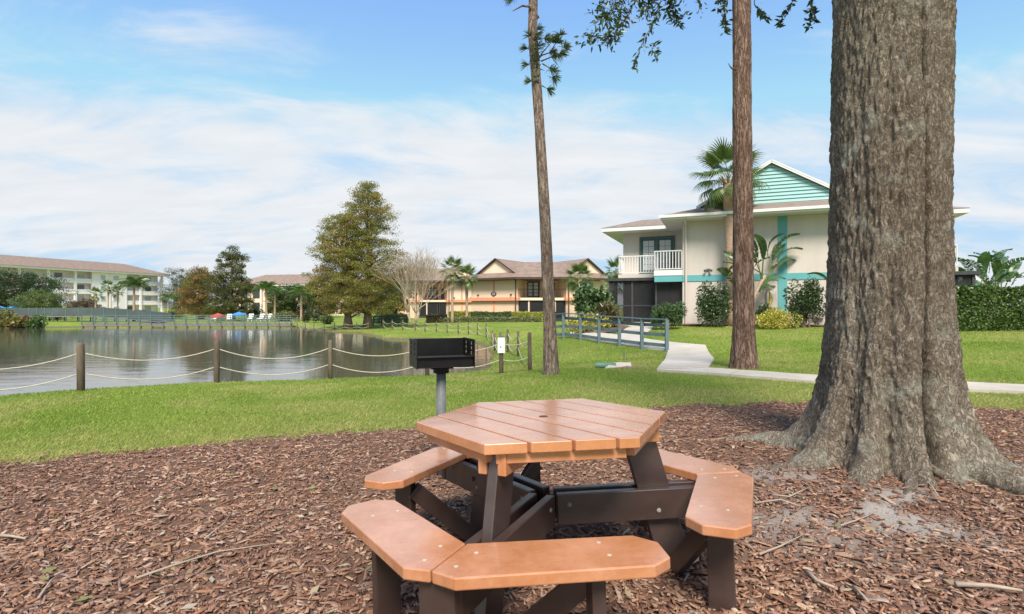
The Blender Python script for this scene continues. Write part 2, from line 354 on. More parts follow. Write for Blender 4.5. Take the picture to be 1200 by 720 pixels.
CF = np.array([(3, 2, 1, 0), (4, 5, 6, 7), (0, 1, 5, 4), (1, 2, 6, 5), (2, 3, 7, 6), (3, 0, 4, 7)])
x, y = chip_points(118000, 1.0, 7.2, 1.2); k = RNG.random(len(x)) < .45+1.3*n2(x, y, 1.1, 55); x, y = x[k], y[k]; n = len(x)
ln = RNG.lognormal(math.log(.029), .52, n).clip(.012, .12); wd = ln*RNG.uniform(.10, .34, n); wd = wd.clip(.003, .016)
cv = chip_verts(x, y, ln, wd, RNG.uniform(.0015, .004, n), RNG.uniform(0, 2*PI, n), RNG.normal(0, .19, n), RNG.normal(0, .32, n), RNG.uniform(0, .013, n))
cc = PAL[RNG.choice(len(PAL), n, p=PW)]*RNG.uniform(.82, 1.18, (n, 1)); cc = cc*.8+cc.mean(0)*.2; far = np.clip((y-2)/6, 0, 1)[:, None]
tone = (.82+.36*n2(x, y, .8, 51))[:, None]; cc = cc*tone
ix = 8*np.arange(n)[:, None, None]; nr = y < 3.8; ch = np_obj('wood_chips', cv.reshape(-1, 3), np.concatenate([(CF[None, 1:]+ix[nr]).reshape(-1, 4), (CF[None, [1, 2, 4]]+ix[~nr]).reshape(-1, 4)]), CHIP, mulch, np.repeat(cc, 8, 0)); ch['kind'] = 'stuff'
lx, ly = chip_points(900, 1.6, 6.9, 1.1); lz = GZ(lx, ly)+.034; la = RNG.uniform(0, 2*PI, len(lx)); lu = np.stack([np.cos(la), np.sin(la), RNG.normal(0, .2, len(lx))], 1); lv = np.stack([-np.sin(la), np.cos(la), RNG.normal(0, .35, len(lx))], 1)
ll = RNG.uniform(.016, .04, len(lx))[:, None]; lw = ll*RNG.uniform(.22, .45, (len(lx), 1)); lp = np.stack([lx, ly, lz], 1)
lc = np.array([(.42, .33, .2), (.5, .42, .28), (.34, .22, .12), (.28, .3, .12), (.55, .5, .4)])[RNG.integers(0, 5, len(lx))]
lo_ = np_obj('leaf_litter', np.stack([lp-lu*ll, lp+lv*lw, lp+lu*ll, lp-lv*lw], 1).reshape(-1, 3), np.arange(4*len(lx)).reshape(-1, 4), LEAF, mulch, np.repeat(lc, 4, 0)); lo_['kind'] = 'stuff'
# the 300 nearest and largest chips, one object each, from shared meshes
cm = []
for j in range(24):
    l_ = random.uniform(.055, .12); q = chip_verts(np.array([0.]), np.array([2.]), np.array([l_]), np.array([random.uniform(.007, .015)]), np.array([.004]), np.zeros(1), np.zeros(1), np.zeros(1), np.zeros(1))[0]
    q = q-q.mean(0); cm.append(np_mesh('wood_chip', q, CF, CHIP, np.repeat(PAL[[j % len(PAL)]]*random.uniform(.8, 1.25), 8, 0)))
x, y = chip_points(1400, 1.75, 3.6, 1.2); zz = GZ(x, y)
for j in range(min(300, len(x))):
    o = link('wood_chip', cm[j % 24], mulch); o.location = (x[j], y[j], zz[j]+.03+random.uniform(0, .006))
    o.rotation_euler = (random.gauss(0, .3), random.gauss(0, .15), random.uniform(0, 6.28))
# ------------------------------------------------------------------ paved paths
CONC = mat('path_concrete', (.46, .41, .345), (.57, .515, .44), 1.2, .85, .2, .4, 60, .004, coord='World')
CONCS = [CONC, mat('path_concrete_stained', (.42, .37, .31), (.55, .495, .42), 1.6, .85, .2, .4, 60, .004, coord='World'), mat('path_concrete_pale', (.49, .445, .38), (.60, .545, .47), .9, .85, .2, .4, 60, .004, coord='World')]
def path(name, left, right, step):
    root = tag(bpy.data.objects.new(name, None), kind='structure'); C.objects.link(root)
    Lp = [Vector((*p, 0)) for p in left]; Rp = [Vector((*p, 0)) for p in right]; cells = []
    for i in range(len(Lp)-1):
        ln_ = ((Lp[i]+Rp[i])/2-(Lp[i+1]+Rp[i+1])/2).length; k_ = max(1, round(ln_/step))
        for j in range(k_):
            a, b_ = j/k_, (j+1)/k_-.022/ln_
            cells.append((Lp[i].lerp(Lp[i+1], a), Rp[i].lerp(Rp[i+1], a), Rp[i].lerp(Rp[i+1], b_), Lp[i].lerp(Lp[i+1], b_)))
    for c_ in cells:
        mb = MB(); nn = 5
        top = []
        for u in range(nn+1):
            for v in range(nn+1):
                q = c_[0].lerp(c_[1], u/nn).lerp(c_[3].lerp(c_[2], u/nn), v/nn); top.append((q.x, q.y, gz(q.x, q.y)+.05))
        fs = [(a*(nn+1)+b_, (a+1)*(nn+1)+b_, (a+1)*(nn+1)+b_+1, a*(nn+1)+b_+1) for a in range(nn) for b_ in range(nn)]
        mb.add(top, fs)
        rim = [a*(nn+1) for a in range(nn)]+[nn*(nn+1)+b_ for b_ in range(nn)]+[a*(nn+1)+nn for a in range(nn, 0, -1)]+[b_ for b_ in range(nn, 0, -1)]
        low = [(top[i][0], top[i][1], top[i][2]-.16) for i in rim]; k0 = len(mb.v); mb.add(low, [])
        for i in range(len(rim)): mb.f.append((rim[i], rim[(i+1) % len(rim)], k0+(i+1) % len(rim), k0+i))
        mb.build('slab', random.choice(CONCS), root)
path('sidewalk', [(2.85, 10.55), (3.9, 9.55), (5.1, 8.45), (7.6, 7.25), (11, 6.1)], [(3.85, 10.55), (4.3, 10.0), (5.4, 9.3), (7.9, 8.1), (11.3, 6.95)], 1.3)
path('footpath', [(2.87, 10.62), (3.7, 13), (4.95, 17), (2.35, 21.6), (2.6, 24), (3.6, 29)], [(3.9, 10.62), (4.9, 13), (6.25, 17.3), (3.6, 22.3), (3.8, 24), (4.8, 28.8)], 1.6)
path('porch_walk', [(4.1, 20.9), (5.6, 25.5)], [(4.8, 19.9), (6.8, 25.0)], 1.4)
PATHS = [np.array([(2.85, 10.55), (3.9, 9.55), (5.1, 8.45), (7.6, 7.25), (11, 6.1), (11.3, 6.95), (7.9, 8.1), (5.4, 9.3), (4.3, 10.0), (3.85, 10.55)]),
         np.array([(2.87, 10.5), (3.7, 13), (4.95, 17), (2.35, 21.6), (2.6, 24), (3.6, 29), (4.8, 28.8), (3.8, 24), (3.6, 22.3), (6.25, 17.3), (4.9, 13), (3.9, 10.5)]),
         np.array([(4.1, 20.9), (5.6, 25.5), (6.8, 25), (4.8, 19.9)])]
# ------------------------------------------------------------------ grass
def grass_blades(n, dlo, dhi, hmin, hmax, wmul, seed):
    y = dlo*(dhi/dlo)**RNG.random(n); x = (RNG.random(n)*2-1)*(y*1.03+1.6)
    k = sdist(x, y, MBED)+(n2(x, y, 2.2, 11)-.5)*.5+(n2(x, y, 8, 12)-.5)*.3+RNG.normal(0, .07, n) > -.03
    for p in PATHS: k &= ~pip(x, y, p)
    k &= sdist(x, y, LAKE) > .3
    k &= np.hypot(x-2.84, y-4.08) > .8
    x, y = x[k], y[k]; n = len(x); z = GZ(x, y)
    h = RNG.uniform(hmin, hmax, n)*(.75+.5*n2(x, y, 1.5, seed)); w = wmul*y*RNG.uniform(.6, 1.4, n)
    a = RNG.uniform(0, 2*PI, n); le = RNG.uniform(.2, .95, n)*h; b_ = a+RNG.normal(0, .9, n)+PI/2
    P = np.stack([x, y, z-.008], 1); wv = np.stack([np.cos(a), np.sin(a), np.zeros(n)], 1)*w[:, None]
    tip = P+np.stack([np.cos(b_)*le, np.sin(b_)*le, h], 1)
    midp = P+np.stack([np.cos(b_)*le*.35, np.sin(b_)*le*.35, h*.62], 1)
    V = np.stack([P-wv, P+wv, tip, midp-wv*.6], 1).reshape(-1, 3)
    g = n2(x, y, .45, 61); dry = np.clip((n2(x, y, .8, 71)-.46)*6.0, 0, 1)+RNG.random(n)**5*.8
    edge = np.clip(1-sdist(x, y, MBED)/2.0, 0, 1)*(.4+1.1*n2(x, y, 3, 73)); dry = np.clip(dry*.62+edge*.85, 0, .92)[:, None]
    c = (np.array([.19, .295, .046])*(1-g[:, None])+np.array([.33, .425, .082])*g[:, None])*RNG.uniform(.6, 1.3, (n, 1))
    c = c*(1-dry)+np.array([.52, .47, .21])*dry*RNG.uniform(.7, 1.15, (n, 1))
    return V, np.arange(4*n).reshape(n, 4), np.repeat(c, 4, 0)
V1, F1, C1 = grass_blades(410000, 4.2, 15, .016, .046, .00042, 81)
tag(np_obj('grass', V1, F1, GRASS, None, C1), 'short mown green grass with straw coloured blades on the lawn', 'grass', kind='stuff')
V1, F1, C1 = grass_blades(200000, 14, 48, .025, .06, .00055, 82)
tag(np_obj('grass', V1, F1, GRASS, None, C1), 'mown green grass of the farther lawn towards the houses', 'grass', kind='stuff')

# ------------------------------------------------------------------ foliage tools
def leaf_mesh(name, P, size, cols, aspect=.45, mat_=None, up=0., dirs=None, droop=0.):
    n = len(P); a = RNG.normal(size=(n, 3)) if dirs is None else dirs+RNG.normal(size=(n, 3))*.35
    a[:, 2] += up-droop; a /= np.linalg.norm(a, axis=1)[:, None]
    b_ = np.cross(a, RNG.normal(size=(n, 3))); b_ /= np.linalg.norm(b_, axis=1)[:, None]
    s = (size*RNG.uniform(.6, 1.4, n))[:, None]
    V = np.stack([P-a*s*.5, P+b_*s*aspect*.5-a*s*.08, P+a*s*.5, P-b_*s*aspect*.5-a*s*.08], 1).reshape(-1, 3)
    return np_mesh(name, V, np.arange(4*n).reshape(n, 4), mat_ or LEAF, np.repeat(cols, 4, 0))
def mixcols(n, pal, w=None, var=.3):
    pal = np.array(pal); c = pal[RNG.choice(len(pal), n, p=w)]; return c*RNG.uniform(1-var, 1+var, (n, 1))
def clumps(cent, rad, per, flat=.7):
    n = len(cent); k = np.repeat(np.arange(n), per); d = RNG.normal(size=(len(k), 3)); d /= np.linalg.norm(d, axis=1)[:, None]
    r = RNG.random(len(k))**.45; P = cent[k]+d*(r*rad[k])[:, None]*np.array([1, 1, flat]); return P, k
def limb_pts(a, b, sag=.15, n=5):
    a = Vector(a); b = Vector(b); pts = []
    for i in range(n+1):
        t_ = i/n; q = a.lerp(b, t_); q.z += math.sin(t_*PI)*sag*(b-a).length*.4; pts.append(q+Vector((random.gauss(0, .02), random.gauss(0, .02), 0))*(b-a).length*(0 if i in (0,) else 1))
    return pts
def tree(name, label, loc, h, rad, trunk_r, profile, pal, nclump=120, per=120, leaf=.14, crown_lo=.2, clump_r=.12, flat=.6, group=None, bark=None, w=None, aspect=.45, lean=0, cat='tree', trunk_h=.9, layers=False):
    """profile(t) -> relative radius for t in 0..1 from crown foot to top"""
    root = thing(name, label, cat, loc, 0, group); bark = bark or BARK
    cent = []; k = 0
    while len(cent) < nclump and k < nclump*30:
        k += 1; t_ = random.random(); rr = profile(t_)*rad*(.72+.5*random.random())
        if layers: t_ = round(t_*9)/9+random.gauss(0, .025)
        if random.random() > (profile(max(0, min(1, t_)))*1.0+.1): continue
        a = random.uniform(0, 2*PI); q = rr*math.sqrt(random.uniform(.05, 1))
        cent.append((math.cos(a)*q+lean*t_, math.sin(a)*q, h*(crown_lo+(1-crown_lo)*min(t_, 1.0)-.01)))
    cent = np.array(cent); cr = np.array([clump_r*rad*random.uniform(.6, 1.5) for _ in cent])
    P, kk = clumps(cent, cr, per, flat)
    cb = RNG.uniform(.72, 1.25, len(cent))[kk][:, None]
    ch_ = mixcols(len(cent), pal, w, .1)[kk]*.65+mixcols(len(P), pal, w, .2)*.35
    link('crown', leaf_mesh('crown', P, leaf, ch_*cb, aspect), root)
    mb = MB(); tp = []; nseg = 8
    for i in range(nseg+1):
        t_ = i/nseg*trunk_h; tp.append(Vector((lean*max(0, (t_-crown_lo))/(1-crown_lo)+random.gauss(0, .006)*h*(i > 0), random.gauss(0, .006)*h*(i > 0), h*t_-(.15 if i == 0 else 0))))
    rr = [trunk_r*(1.5 if i == 0 else 1.0)*(1-.88*i/nseg) for i in range(nseg+1)]; mb.tube(tp, rr, 9); mb.build('trunk', bark, root, smooth=True)
    mb = MB()
    for c_ in cent[::max(1, len(cent)//60)]:
        zf = min(max((c_[2]/h-.12)/trunk_h, .1), .96)*nseg; i = int(zf); a = tp[min(i, nseg)].lerp(tp[min(i+1, nseg)], zf-i)
        mb.tube(limb_pts(a, c_, .1, 3), [trunk_r*.28, trunk_r*.18, trunk_r*.1, trunk_r*.04], 5)
    mb.build('branches', bark, root, smooth=True)
    return root
def bush(name, label, loc, rx, ry, h, pal, n=3500, leaf=.1, group=None, w=None, aspect=.5, mat_=None, lump=9, var=.3, stems=True, cat='shrub'):
    root = thing(name, label, cat, loc, 0, group)
    cent = []; 
    for i in range(lump):
        a = random.uniform(0, 2*PI); q = math.sqrt(random.random())*.7; cent.append((math.cos(a)*q*rx, math.sin(a)*q*ry, h*random.uniform(.3, .78)))
    cent = np.array(cent); sc = np.array([rx, ry, h])*.42
    k = RNG.integers(0, lump, n); d = RNG.normal(size=(n, 3)); d /= np.linalg.norm(d, axis=1)[:, None]
    P = cent[k]+d*(RNG.random(n)**.35)[:, None]*sc; P[:, 2] = np.maximum(P[:, 2], .03)
    cols = mixcols(n, pal, w, var)*RNG.uniform(.8, 1.15, lump)[k][:, None]
    link('foliage', leaf_mesh('foliage', P, leaf, cols, aspect, mat_ or LEAFG, dirs=d*.35+np.array([0, 0, .2])+RNG.normal(size=(n, 3))*.4), root)
    if stems:
        mb = MB()
        for c_ in cent[:6]: mb.tube(limb_pts((c_[0]*.25, c_[1]*.25, -.08), c_, .05, 3), [.018, .014, .01, .006], 5)
        mb.build('stems', BARK, root)
    return root
def hedge(name, label, p0, p1, depth, h, pal, dens=900, leaf=.07, group=None, w=None, cat='hedge', rnd=.12):
    p0 = Vector(p0); p1 = Vector(p1); d = (p1-p0); ln_ = d.length; ang = math.atan2(d.y, d.x); root = thing(name, label, cat, gp(p0.x, p0.y), ang, group)
    area = ln_*(2*h+depth)+2*depth*h; n = int(area*dens)
    u = RNG.random((n, 3)); f_ = RNG.choice(5, n, p=np.array([ln_*h, ln_*h, ln_*depth, depth*h, depth*h])/area)
    P = np.stack([u[:, 0]*ln_, (u[:, 1]-.5)*depth, u[:, 2]*h], 1)
    P[f_ == 0, 1] = -depth/2; P[f_ == 1, 1] = depth/2; P[f_ == 2, 2] = h; P[f_ == 3, 0] = 0; P[f_ == 4, 0] = ln_
    nn_ = np.array([(0, -1, 0), (0, 1, 0), (0, 0, 1), (-1, 0, 0), (1, 0, 0)], float)[f_]
    bump_ = (fbm(P*np.array([1.6, 1.6, 1.6])/max(h, .5)*1.2, 91, 3)-.5)*rnd*3-RNG.random(n)**2*rnd*1.2
    P = P+nn_*bump_[:, None]
    wz = [gz(*(p0+d*t_).xy) for t_ in np.linspace(0, 1, 8)]; P[:, 2] += np.interp(P[:, 0]/ln_, np.linspace(0, 1, 8), wz)-wz[0]
    lt = (.75+.5*fbm(P*2.2, 97, 2))[:, None]
    link('foliage', leaf_mesh('foliage', P, leaf, mixcols(n, pal, w, .3)*lt, .6, LEAFG), root)
    mb = MB()
    for i in range(max(3, int(ln_/.5))):
        xx = (i+.5)/max(3, int(ln_/.5))*ln_; zz_ = float(np.interp(xx/ln_, np.linspace(0, 1, 8), wz)-wz[0])
        for s_ in (-1, 1): mb.tube([(xx, 0, zz_-.1), (xx+random.uniform(-.15, .15), s_*depth*.2, zz_+h*.45), (xx+random.uniform(-.3, .3), s_*depth*.32, zz_+h*.85)], [.02, .014, .006], 5)
    mb.build('stems', BARK, root)
    return root
# palms
def fan_frond(seed, droop):
    rs = random.Random(seed); mb = MB(); V = []; Fc = []; Cc = []
    pet = 1.0; n = 9
    def curve(t_): return Vector((t_, 0, .25*t_-.32*t_*t_))
    for i in range(n):
        a, b_ = curve(i/n*pet), curve((i+1)/n*pet); w = .018*(1-.5*i/n)
        k_ = len(V); V += [a+Vector((0, -w, 0)), a+Vector((0, w, 0)), b_+Vector((0, w, 0)), b_+Vector((0, -w, 0))]; Fc.append((k_, k_+1, k_+2, k_+3)); Cc += [(.2, .25, .08)]*4
    hub = curve(1.0)
    for j in range(26):
        f_ = (j-12.5)/12.5; a = f_*R(105); ln_ = .95*(1-.35*abs(f_))*rs.uniform(.85, 1.1)
        d = Vector((math.cos(a), math.sin(a), 0)); sdv = Vector((-math.sin(a), math.cos(a), 0)); base = hub+Vector((.25*(1-abs(f_)), 0, -.05*(1-abs(f_))))*.9
        pp = []
        for s_ in range(5):
            t_ = s_/4; q = base+d*(ln_*t_*(1-.25*droop*t_*t_))+Vector((0, 0, .06*t_-droop*ln_*.75*t_**2.4)); w = [.014, .03, .028, .018, .002][s_]; pp.append((q-sdv*w, q+sdv*w))
        c_ = Vector((.085, .135, .04))*rs.uniform(.75, 1.3); c2_ = c_*1.2+Vector((.05, .04, 0))*rs.random()
        for s_ in range(4):
            k_ = len(V); V += [pp[s_][0], pp[s_][1], pp[s_+1][1], pp[s_+1][0]]; Fc.append((k_, k_+1, k_+2, k_+3)); q1 = c_.lerp(c2_, s_/4); q2 = c_.lerp(c2_, (s_+1)/4); Cc += [tuple(q1)]*2+[tuple(q2)]*2
    return np_mesh('frond', np.array([tuple(v) for v in V]), np.array(Fc), LEAFG, np.array(Cc))
def feather_frond(seed, pal=(.10, .17, .045)):
    rs = random.Random(seed); V = []; Fc = []; Cc = []
    def cur(t_): return Vector((1.9*t_*(1-.22*t_*t_), 0, .75*t_-1.35*t_*t_))
    for i in range(10):
        a, b_ = cur(i/10), cur((i+1)/10); w = .025*(1-.8*i/10)
        k_ = len(V); V += [a+Vector((0, -w, 0)), a+Vector((0, w, 0)), b_+Vector((0, w, 0)), b_+Vector((0, -w, 0))]; Fc.append((k_, k_+1, k_+2, k_+3)); Cc += [(.2, .22, .08)]*4
    for j in range(34):
        t_ = .14+.86*j/34; o_ = cur(t_); ln_ = .62*math.sin(PI*(t_*.85+.1))*rs.uniform(.8, 1.15)
        for s_ in (-1, 1):
            d = Vector((.45, s_*.8, .05)).normalized(); w = Vector((.022, 0, 0)); m1 = o_+d*ln_*.5+Vector((0, 0, -.02)); e_ = o_+d*ln_*.9+Vector((0, 0, -ln_*.5))
            c_ = tuple(q*rs.uniform(.7, 1.35) for q in pal)
            k_ = len(V); V += [o_-w*.6, o_+w*.6, m1+w, m1-w]; Fc.append((k_, k_+1, k_+2, k_+3)); V += [m1-w, m1+w, e_+w*.2, e_-w*.2]; Fc.append((k_+4, k_+5, k_+6, k_+7)); Cc += [c_]*8
    return np_mesh('frond', np.array([tuple(v) for v in V]), np.array(Fc), LEAFG, np.array(Cc))
FAN = [fan_frond(i, d) for i, d in enumerate((.35, .6, .85, 1.1))]; FEA = [feather_frond(i) for i in range(3)]
def palm(name, label, loc, h, r, tr, kind='fan', nf=22, group=None, bend=(0, 0), skirt=True):
    root = thing(name, label, 'palm tree', loc, 0, group)
    pts = [(bend[0]*(i/8)**2, bend[1]*(i/8)**2, h*i/8-(.12 if i == 0 else 0)) for i in range(9)]
    rr = [tr*q for q in ((1.35, .95, .85, .82, .85, .95, 1.05, 1.1, .9) if kind == 'fan' else (1.4, 1.1, 1, .95, .9, .9, .85, .8, .7))]
    MB().tube(pts, rr, 12).build('trunk', PALMT, root, smooth=True)
    top = Vector(pts[-1]); sc = r/1.75
    if kind == 'fan':
        mb = MB()
        for i in range(14):
            a = i*2.4; d = Vector((math.cos(a), math.sin(a), 0)); mb.beam(top+d*tr*.6+Vector((0, 0, -.05-.25*random.random())*1) if False else top+d*tr*.7+Vector((0, 0, -.1-.25*random.random())), top+d*tr*1.9+Vector((0, 0, .12)), .06*sc*1.6, .02)
        mb.build('boots', PALMT, root)
    for i in range(nf):
        a = i*2.39996+random.uniform(-.2, .2); t_ = i/(nf-1)
        el = R(78-t_*(118 if kind == 'fan' else 80))+random.uniform(-.1, .1)
        me = FAN[min(3, int(t_*4))] if kind == 'fan' else FEA[i % 3]
        o = link('frond', me, root); o.location = top+Vector((0, 0, .05)); o.rotation_euler = (random.uniform(-.25, .25), -el*(1 if kind == 'fan' else .75), a); s_ = sc*random.uniform(.85, 1.12); o.scale = (s_, s_, s_)
    return root
def paddle_leaf(seed, ln_=1.0, split=.5):
    rs = random.Random(seed); V = []; Fc = []; Cc = []; n = 22
    def cur(t_): return Vector((t_*(1-.18*t_*t_), 0, .30*t_-.62*t_**2.3))*ln_
    for i in range(8):                       # stalk
        a, b_ = Vector((-.55+i*.55/8, 0, -.16*(1-i/8)**1)), Vector((-.55+(i+1)*.55/8, 0, -.16*(1-(i+1)/8)))
        w = .016; k_ = len(V); V += [a*ln_+Vector((0, -w, 0)), a*ln_+Vector((0, w, 0)), b_*ln_+Vector((0, w, 0)), b_*ln_+Vector((0, -w, 0))]; Fc.append((k_, k_+1, k_+2, k_+3)); Cc += [(.22, .26, .1)]*4
    for s_ in (-1, 1):
        gap = 0
        for i in range(n):
            t0, t1 = i/n, (i+1)/n
            if rs.random() < split*.55 and i > 2: t1 -= .35/n
            w0 = .135*math.sin(PI*min(1, t0*.93+.06))**.7*ln_; w1 = .135*math.sin(PI*min(1, t1*.93+.06))**.7*ln_
            a, b_ = cur(t0), cur(t1); dr = rs.uniform(-.05, .25)*split; fw = .05*ln_
            o0 = a+Vector((fw, s_*w0, .10*w0-dr*w0)); o1 = b_+Vector((fw, s_*w1, .10*w1-dr*w1)); m0 = a.lerp(o0, .5)+Vector((0, 0, .12*w0)); m1 = b_.lerp(o1, .5)+Vector((0, 0, .12*w1))
            c_ = tuple(q*rs.uniform(.8, 1.2) for q in (.075, .14, .055))
            k_ = len(V); V += [a, m0, m1, b_, m0, o0, o1, m1]; Fc += [(k_, k_+1, k_+2, k_+3), (k_+4, k_+5, k_+6, k_+7)]; Cc += [c_]*8
    return np_mesh('leaf', np.array([tuple(v) for v in V]), np.array(Fc), LEAFG, np.array(Cc))
PAD = [paddle_leaf(i, 1.0, s_) for i, s_ in enumerate((.2, .5, .9, .7))]

# ------------------------------------------------------------------ picnic table
def plastic(name, c1, c2, rough, coat=0, fade=.12):
    m, t, b, o = newmat(name); n = nnode(t, 2.5, 5, .6); g = nnode(t, 30, 6, .65, (1, 1, 1)); g2 = nnode(t, 7, 6, .7)
    c = rampn(t, n.outputs[0], [(.3, c1), (.7, c2)]).outputs[0]
    c = mixn(t, .10, c, rampn(t, g2.outputs[0], [(.45, (.55, .5, .45)), (.62, (1.1, 1.1, 1.1))]).outputs[0], 'MULTIPLY')
    gr = nnode(t, 18, 6, .7, (1, 6, 1)); c = mixn(t, .35, c, mixn(t, 1.0, c, rampn(t, gr.outputs[0], [(.3, (.7, .68, .66)), (.7, (1.22, 1.25, 1.3))]).outputs[0], 'MULTIPLY'))
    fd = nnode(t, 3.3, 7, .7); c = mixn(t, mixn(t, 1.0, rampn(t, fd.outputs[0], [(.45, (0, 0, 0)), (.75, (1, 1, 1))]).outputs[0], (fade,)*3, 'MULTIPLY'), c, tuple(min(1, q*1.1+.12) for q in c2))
    t.links.new(c, b.inputs['Base Color']); setspec(b, 1.0)
    t.links.new(rampn(t, g2.outputs[0], [(.3, (rough-.04,)*3), (.7, (rough+.10,)*3)]).outputs[0], b.inputs['Roughness']); bumpn(t, b, g.outputs[0], .04, .002); b.inputs['Coat Weight'].default_value = coat; b.inputs['Coat Roughness'].default_value = .16; b.inputs['Coat IOR'].default_value = 1.6
    return m
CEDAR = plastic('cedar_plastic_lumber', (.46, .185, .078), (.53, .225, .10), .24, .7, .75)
BROWN = plastic('dark_brown_plastic_lumber', (.036, .019, .016), (.055, .032, .026), .36)
GALVB = mat('bolt_steel', (.2, .19, .18), (.3, .28, .26), 20, .5, .4)
STEEL = mat('screw_steel', (.55, .52, .42), None, 10, .4, .5)
TCX, TCY, TROT = .1674, 2.4992, 3.22635
tz = CAMZ-.51386
table = thing('picnic_table', 'hexagonal picnic table of cedar coloured plastic boards with dark brown frame and six attached benches', 'picnic table', (TCX, TCY, 0))
nrm = Vector((-.02611, .02302, 1)).normalized()
table.rotation_mode = 'QUATERNION'; table.rotation_quaternion = Vector((0, 0, 1)).rotation_difference(nrm)
def pol(r, a): return Vector((r*math.cos(a), r*math.sin(a), 0))
HEX = [pol(.5907, TROT+i*PI/3) for i in range(6)]
def clip(poly, n_, c_):                      # keep n.p <= c
    outp = []
    for i in range(len(poly)):
        a, b_ = poly[i], poly[(i+1) % len(poly)]; da, db = n_.dot(a)-c_, n_.dot(b_)-c_
        if da <= 0: outp.append(a)
        if (da < 0 < db) or (db < 0 < da): outp.append(a.lerp(b_, da/(da-db)))
    return outp
e01 = TROT+PI/6; nb = pol(1, e01); apo = .5907*math.cos(PI/6); bw = 2*apo/7
hole = Vector((0, 0, 0))
for i in range(7):
    hi_ = apo-i*bw-.006*(i > 0); lo = apo-(i+1)*bw+.006*(i < 6)
    p = clip(clip(HEX, nb, hi_), -nb, -lo)
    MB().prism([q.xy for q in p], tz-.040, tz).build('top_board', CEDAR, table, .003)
MB().prism([(.021*math.cos(a), .021*math.sin(a)) for a in np.linspace(0, 2*PI, 20, endpoint=False)], tz-.02, tz+.0015).build('umbrella_hole_shade', mat('hole_shadow', (.10, .045, .03), None, 8, .7), table)  # dark disc painted as the shade inside the umbrella hole; boards stay uncut
SZ = tz-.305
for k in range(6):
    am = TROT+(k+.5)*PI/3; seam = -1 if k % 2 else 1          # edges 1,3,5 have the shared corner k at -t; edges 0,2,4 share corner k+1 at +t
    pr = [(.640, -.366), (.828, -.4745), (.885, -.402), (.888, .21), (.838, .277), (.724, .279), (.655, .212)]
    pts = []
    for n_, t_ in pr:
        t_ = t_*(-seam); pts.append(pol(n_, am)+pol(t_, am+PI/2))
    if seam == 1: pts = pts[::-1]
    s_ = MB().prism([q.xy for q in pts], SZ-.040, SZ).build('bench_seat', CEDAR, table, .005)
    for (n_, t_) in ((.70, .08), (.80, .09), (.72, -.335), (.81, -.40)):
        q = pol(n_, am)+pol(t_*(-seam), am+PI/2)
        MB().prism([(q.x+.007*math.cos(a), q.y+.007*math.sin(a)) for a in np.linspace(0, 2*PI, 8, endpoint=False)], SZ-.01, SZ+.001).build('screw', STEEL, s_)
    tq = .05*(-seam)
    q = pol(.765, am)+pol(tq, am+PI/2); dr = pol(1, am); tg = pol(1, am+PI/2)
    MB().beam((q.x, q.y, -.14), (q.x, q.y, SZ-.0405), .046, .10, dr).build('seat_post', BROWN, table, .004)
    c0 = q-dr*.10+tg*(.0); MB().beam(q-dr*.115+Vector((0, 0, SZ-.0845)), q+dr*.10+Vector((0, 0, SZ-.0845)), .04, .087).build('seat_cleat', BROWN, table, .004) if False else None
    cor = TROT+(k+(1 if seam == 1 else 0))*PI/3; foot = pol(.60, cor)
    e_ = Vector((q.x, q.y, 0))-dr*.05; MB().beam(e_+Vector((0, 0, SZ-.10)), foot+tg*(.06*seam*-1)+Vector((0, 0, .02)), .038, .085).build('brace', BROWN, table, .004)
for k in (1, 3, 5):
    a = TROT+k*PI/3; d = pol(1, a); tg = pol(1, a+PI/2)
    mb = MB(); p0 = d*.43+Vector((0, 0, tz-.042)); p1 = d*.66+Vector((0, 0, -.14)); mb.beam(p0, p1, .044, .15, d)
    mb.build('leg', BROWN, table, .004)
    for s_ in (-1, 1):
        q0 = d*.02+tg*s_*.112+Vector((0, 0, SZ-.112)); q1 = d*.90+tg*s_*.112+Vector((0, 0, SZ-.112)); q0 = d*(.045)+tg*s_*.0435+Vector((0, 0, SZ-.112)); q1 = d*.885+tg*s_*.0435+Vector((0, 0, SZ-.112))
        MB().beam(q0, q1, .040, .14).build('beam', BROWN, table, .004)
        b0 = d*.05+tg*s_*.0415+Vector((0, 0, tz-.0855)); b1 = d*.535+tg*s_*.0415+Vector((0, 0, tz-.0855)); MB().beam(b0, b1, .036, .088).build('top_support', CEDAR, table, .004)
    MB().beam(d*.895-tg*.135+Vector((0, 0, SZ-.112)), d*.895+tg*.135+Vector((0, 0, SZ-.112)), .038, .137).build('beam_end', BROWN, table, .004) if False else MB().beam(d*.908-tg*.066+Vector((0, 0, SZ-.112)), d*.908+tg*.066+Vector((0, 0, SZ-.112)), .040, .14).build('end_block', BROWN, table, .004)
    q = d*.56+tg*.062+Vector((0, 0, SZ-.10)); MB().tube([q, q+tg*.012], .012, 10).build('bolt', STEEL if False else BROWN, table)
for k in (1, 3, 5):
    a = TROT+k*PI/3; d = pol(1, a); tg = pol(1, a+PI/2)
    for rr_, zz_ in ((.10, SZ-.09), (.52, SZ-.14), (.80, SZ-.09)):
        for s_ in (-1, 1): q = d*rr_+tg*s_*.0636+Vector((0, 0, zz_)); MB().tube([q, q+tg*s_*.005], [.011, .007], 10).build('bolt', GALVB, table)
for i in range(6):
    a, b_ = HEX[i]*.905, HEX[(i+1) % 6]*.905; a, b_ = a.lerp(b_, .03), b_.lerp(a, .03); z_ = tz-.0625
    MB().beam(a+Vector((0, 0, z_)), b_+Vector((0, 0, z_)), .036, .043).build('apron', CEDAR, table, .003)
